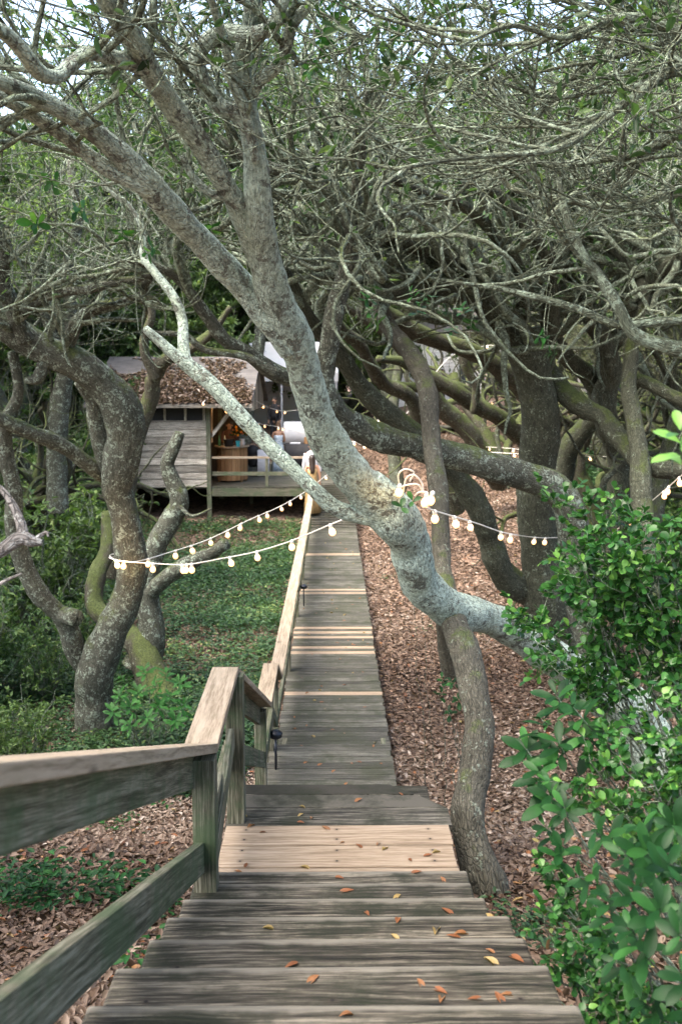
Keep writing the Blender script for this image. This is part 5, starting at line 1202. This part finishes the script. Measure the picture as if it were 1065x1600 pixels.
    if hair == 'long':
        loft('hair', [(1.18, .045, .02, 0, -.115), (1.26, .075, .035, 0, -.105), (1.40, .085, .045, 0, -.075), (1.52, .098, .07, 0, -.03), (1.60, .098, .095, 0, -.005), (1.67, .09, .095, 0, .0), (1.71, .055, .06, 0, .005), (1.722, .01, .01, 0, .005)], hmat or M['hair'])
    elif hair == 'up':
        loft('hair', [(1.52, .07, .05, 0, -.04), (1.60, .096, .092, 0, -.012), (1.67, .09, .09, 0, -.005), (1.72, .06, .06, 0, -.02), (1.76, .045, .045, 0, -.04), (1.785, .01, .01, 0, -.04)], hmat or M['hair2'])
    else:
        loft('hair', [(1.54, .07, .05, 0, -.035), (1.61, .092, .09, 0, -.01), (1.67, .086, .088, 0, -.002), (1.705, .055, .058, 0, 0), (1.716, .01, .01, 0, 0)], hmat or M['hair'])
    return r
person('woman with long dark hair in a backless gold dress seen from behind on the walk', -.585, 27.0, zwalk(27.0), .1, 1.62, 'down', 'dress', M['gold'], 'long')
person('man in a white shirt just ahead of the woman in gold', -.60, 27.75, zwalk(27.75), 0, 1.68, 'down', 'shirt', M['white'], 'short', legs_mat=plain('khaki_cloth', (.3, .25, .18), .8))
person('woman with hair up in a strapless blue and white floral dress on the deck', -1.78, 32.2, DZ, .15, 1.62, 'front', 'dress', M['floral'], 'up')
person('man in a black suit standing under the white tent beyond the deck', -2.33, 39.6, float(gz(-2.33, 39.6)), 2.8, 1.8, 'down', 'shirt', M['black'], 'short')
person('guest in a pink-orange top half hidden beyond the leaning trunk', -.05, 39.8, float(gz(-.05, 39.8)), 2.6, 1.68, 'front', 'dress', plain('coral_cloth', (.62, .20, .12), .7), 'up')
person('bartender in a dark shirt standing inside the bar in the cabin shade', -3.15, 30.3, DZ, 3.1, 1.76, 'front', 'shirt', plain('brown_cloth', (.10, .05, .04), .8), 'short')
person('guest in blue sitting far off among the right trunks by the white house', 4.45, 41.5, float(gz(4.45, 41.5)), 2.5, 1.7, 'front', 'shirt', plain('blue_cloth', (.10, .20, .42), .7), 'short')
person('guest in a dark blue shirt far off near the right hedge', 12.1, 43.5, float(gz(12.1, 43.5)), 2.0, 1.75, 'down', 'shirt', plain('navy_cloth', (.03, .07, .18), .7), 'short')

# ------------------------------------------------------------------ tent and houses
tent = empty('tent', (-1.2, 45, 1.9), 0, 'white event tent glowing bright beyond the cabin', 'tent')
m = MB(); TX0, TX1, TY0, TY1, TE, TP = -4.6, .2, 42.5, 48, 4.2, 5.6
slab(m, (TX0, TY0, TE), (TX1, TY0, TE), (TX1, (TY0 + TY1) / 2, TP), (TX0, (TY0 + TY1) / 2, TP), .03); slab(m, (TX1, TY1, TE), (TX0, TY1, TE), (TX0, (TY0 + TY1) / 2, TP), (TX1, (TY0 + TY1) / 2, TP), .03)
m.build('roof', M['tent'], tent)
m = MB(); m.box(TX0, TX1, TY0 - .02, TY0, TE - .35, TE - .01); m.build('valance', M['tent'], tent)
m = MB(); m.box(TX0, TX1, TY1 - .03, TY1, 1.4, TE - .04); m.box(TX0, TX0 + .03, TY0 + .1, TY1 - .1, 1.4, TE - .04); m.build('side_wall', M['tent'], tent)
for x in (TX0 + .1, (TX0 + TX1) / 2, TX1 - .1):
    m = MB(); m.board((x, TY0 + .1, 1.2), (x, TY0 + .1, TE - .03), .08, .08, (0, 1, 0)); m.build('pole', M['white'], tent)
def house(label, x0, x1, y0, y1, z0, ze, zr, wins):
    h = empty('house', ((x0 + x1) / 2, y0, z0), 0, label, 'house')
    m = MB(); z = z0
    while z < ze: m.board((x0, y0, z + .08), (x1, y0, z + .08), .03, .16, (0, .15, 1)); m.board((x0, y0, z + .08), (x0, y1, z + .08), .03, .16); m.board((x1, y0, z + .08), (x1, y1, z + .08), .03, .16); z += .165
    m.build('siding', M['house'], h)
    m = MB(); xm = (x0 + x1) / 2; slab(m, (x0 - .3, y0 - .3, ze), (x1 + .3, y0 - .3, ze), (x1 + .3, (y0 + y1) / 2, zr), (x0 - .3, (y0 + y1) / 2, zr), .1); slab(m, (x1 + .3, y1 + .3, ze), (x0 - .3, y1 + .3, ze), (x0 - .3, (y0 + y1) / 2, zr), (x1 + .3, (y0 + y1) / 2, zr), .1); m.build('roof', M['shingle'], h)
    for a, b, c, d_ in wins:
        m = MB(); m.box(a - .07, b + .07, y0 - .05, y0 - .03, c - .07, d_ + .07, .5); f = m.build('window', M['white'], h)
        m = MB(); m.box(a, b, y0 - .07, y0 - .055, c, d_, .5); q = m.build('pane', plain('dark_pane', (.05, .06, .07), .1)); q.parent = f; q.data.transform(__import__('mathutils').Matrix.Translation(-Vector(h.location)))
    return h
house('white clapboard house glimpsed through the trunks right of centre', 2.6, 7.2, 49, 55, 1.6, 6.2, 8, [(6.1, 6.8, 3.6, 4.8)])
house('white house glimpsed at the right between the crossing trunks', 10.2, 14.0, 50, 56, 1.8, 6.0, 7.8, [(10.9, 11.6, 3.2, 4.6)])
plat = empty('platform', (3.5, 38, .9), 0, 'low pale wooden platform in the far woods right of the leaning trunk', 'platform')
m = MB()
for i in range(20): m.board((1.9, 36 + i * .15, 2.2), (5.4, 36 + i * .15, 2.2), .14, .04)
m.build('deck_boards', M['wood_walk'], plat)
for x in (2.0, 3.6, 5.3):
    for y in (36.1, 38.7): 
        m = MB(); m.board((x, y, .9), (x, y, 2.18), .1, .1, (0, 1, 0)); m.build('leg', M['siding'], plat)

# ------------------------------------------------------------------ string lights
def bulb_mesh():
    m = MB(); m.lathe((0, 0, 0), [(.002, -.098), (.016, -.094), (.026, -.082), (.030, -.066), (.027, -.050), (.018, -.034), (.013, -.024)], 14)
    b = m.build('bulb', M['bulb']); m = MB(); m.lathe((0, 0, 0), [(.016, -.030), (.017, -.005), (.012, .006), (.004, .010)], 10); s = m.build('socket', M['cable']); s.parent = b
    return b
bulb0 = bulb_mesh(); bulb_used = [False]
def lights(label, nodes, bulbs, seed=1, sag=.0, r=.006, bs=1.0, extra=None):
    rnd = random.Random(seed)
    P = np.array([W(*n) for n in nodes]); c = catmull(P, 14 * len(nodes))
    root = empty('string_lights', tuple(c[len(c) // 2]), 0, label, 'string lights', 'strings of bulbs hung between the trees')
    m = MB(); m.tube(c, r, 6); 
    if extra:
        for e in extra: m.tube(catmull(np.array([W(*q) for q in e]), 40), r, 6)
    m.build('cable', M['cable'], root)
    cams = (c - CAM); zc = cams @ FWD; pxs = 532.5 + (cams @ RT) / zc * FPX; pys = 800 - (cams @ UP) / zc * FPX
    for b in bulbs:
        if len(b) == 3: p = W(*b)
        else:
            i = int(np.argmin((pxs - b[0]) ** 2 + (pys - b[1]) ** 2 * .2)); p = c[i]
        o = bulb0 if not bulb_used[0] else copy_tree(bulb0); bulb_used[0] = True
        o.parent = root; o.location = Vector(p) - root.location; s = bs * .84 * rnd.uniform(.92, 1.05); o.scale = (s, s, s)
        o.rotation_euler = (rnd.uniform(-.25, .25), rnd.uniform(-.3, .3), 0)
lights('upper string of lit bulbs from the left oak to the end of the boardwalk rail',
       [(214, 866, 11.15), (190, 864, 11.2), (172, 868, 10.85), (185, 876, 10.4), (215, 877, 10.5), (262, 864, 11.2), (325, 843, 12.6), (390, 812, 15), (440, 790, 18.5), (480, 766, 23), (508, 744, 26.8), (530, 728, 28.5)],
       [(232, 870), (276, 861), (300, 850), (328, 842), (357, 829), (379, 818), (404, 806), (416, 799), (438, 790), (452, 781), (470, 772), (508, 744)], 1, bs=1.25)
lights('lower string of lit bulbs from the left oak to the leaning lichen trunk',
       [(212, 872, 11.1), (188, 870, 11.15), (171, 871, 10.8), (182, 875, 10.4), (205, 878, 10.3), (235, 880, 10.2), (290, 882, 9.9), (350, 872, 9.4), (400, 862, 9.0), (455, 845, 8.6), (515, 820, 8.0), (560, 802, 7.5), (600, 780, 7.25)],
       [(181, 874), (194, 877), (241, 880), (283, 882), (291, 881), (299, 881), (357, 871), (400, 862), (455, 844), (515, 819)], 2, bs=1.15)
lights('string of lit bulbs from cable loops on the leaning trunk to a dark oak',
       [(664, 790, 6.75), (672, 796, 6.8), (705, 806, 7.6), (745, 818, 8.8), (790, 833, 10.2), (840, 840, 12), (872, 840, 13.2)],
       [(678, 798), (710, 808), (734, 816), (782, 830), (799, 834), (836, 839), (851, 840), (624, 757, 6.78), (666, 772, 6.72), (676, 769, 6.7)], 3, bs=1.15,
       extra=[[(624, 760, 6.8), (622, 742, 6.7), (632, 733, 6.65), (646, 738, 6.7), (640, 752, 6.75)], [(630, 768, 6.8), (634, 748, 6.7), (646, 742, 6.65), (658, 754, 6.7), (661, 770, 6.75)], [(648, 775, 6.75), (655, 769, 6.7), (668, 771, 6.7), (664, 790, 6.75)], [(626, 762, 6.75), (634, 758, 6.66), (652, 757, 6.66), (660, 768, 6.7)]])
lights('short string of bulbs rising to the right edge beyond the small-leaved shrub',
       [(935, 850, 13.6), (965, 826, 12.6), (1000, 797, 11.8), (1035, 768, 11), (1065, 742, 10.4), (1110, 705, 9.8)],
       [(962, 826), (985, 808), (1002, 794), (1012, 785), (1035, 766), (1044, 759), (1060, 746)], 4, bs=1.15)
lights('far level string of bulbs across the right side behind the trunks',
       [(570, 668, 20), (640, 690, 19.5), (710, 700, 19), (760, 706, 18.5), (830, 710, 18), (921, 713, 17.5), (1000, 712, 17), (1065, 706, 16.4), (1120, 698, 16)],
       [(693, 697), (723, 701), (754, 706), (775, 707), (801, 709), (921, 713), (1031, 710), (822, 710), (712, 700)], 5, bs=1.1)
lights('second far string of bulbs just above the level one in the middle distance',
       [(700, 697, 24), (745, 698, 23), (790, 700, 22), (830, 705, 21)], [(712, 698), (732, 698), (765, 699), (801, 701), (826, 704)], 6, bs=1.0)
lights('string of bulbs draped from the cabin roof corner toward the tent',
       [(318, 628, 27.4), (352, 600, 29), (380, 612, 30), (410, 632, 31), (440, 642, 33), (470, 640, 35)], [(318, 628), (350, 600), (366, 604), (375, 610), (391, 617), (398, 622), (412, 632), (432, 640), (445, 642)], 7, bs=1.25)
lights('string of bulbs running along the cabin eave and down over the deck',
       [(330, 632, 27.6), (352, 640, 28), (385, 655, 29), (405, 662, 30), (440, 668, 31), (480, 680, 32)], [(353, 640), (385, 655), (394, 658), (404, 662), (413, 664), (434, 667), (441, 669)], 8, bs=1.25)
lights('tangle of bulbs hanging in the woods just right of the leaning trunk',
       [(530, 690, 24), (553, 690, 23), (572, 692, 22), (600, 640, 21), (615, 652, 21), (625, 648, 21), (640, 640, 22), (700, 560, 24), (760, 540, 25), (785, 545, 25)], [(553, 692), (569, 694), (590, 655), (604, 642), (612, 650), (617, 652), (627, 648), (724, 551), (760, 540)], 9, bs=1.2)
lights('string of bulbs low along the far platform rail right of centre', [(745, 625, 34), (765, 628, 33), (785, 618, 32), (800, 600, 31)], [(745, 625), (757, 627), (768, 627), (778, 622), (788, 615)], 10, bs=1.2)

def glow(name, label, px, py, zc, watts):
    l = bpy.data.lights.new(name, 'POINT'); l.energy = watts; l.color = (1.0, .55, .2); l.shadow_soft_size = .05
    o = bpy.data.objects.new(name, l); C.objects.link(o); o.location = W(px, py, zc)
glow('bulb_light', '', 180, 885, 10.25, 2.6)
glow('bulb_light', '', 617, 775, 6.55, .35)
glow('bulb_light', '', 340, 640, 28.6, 5)
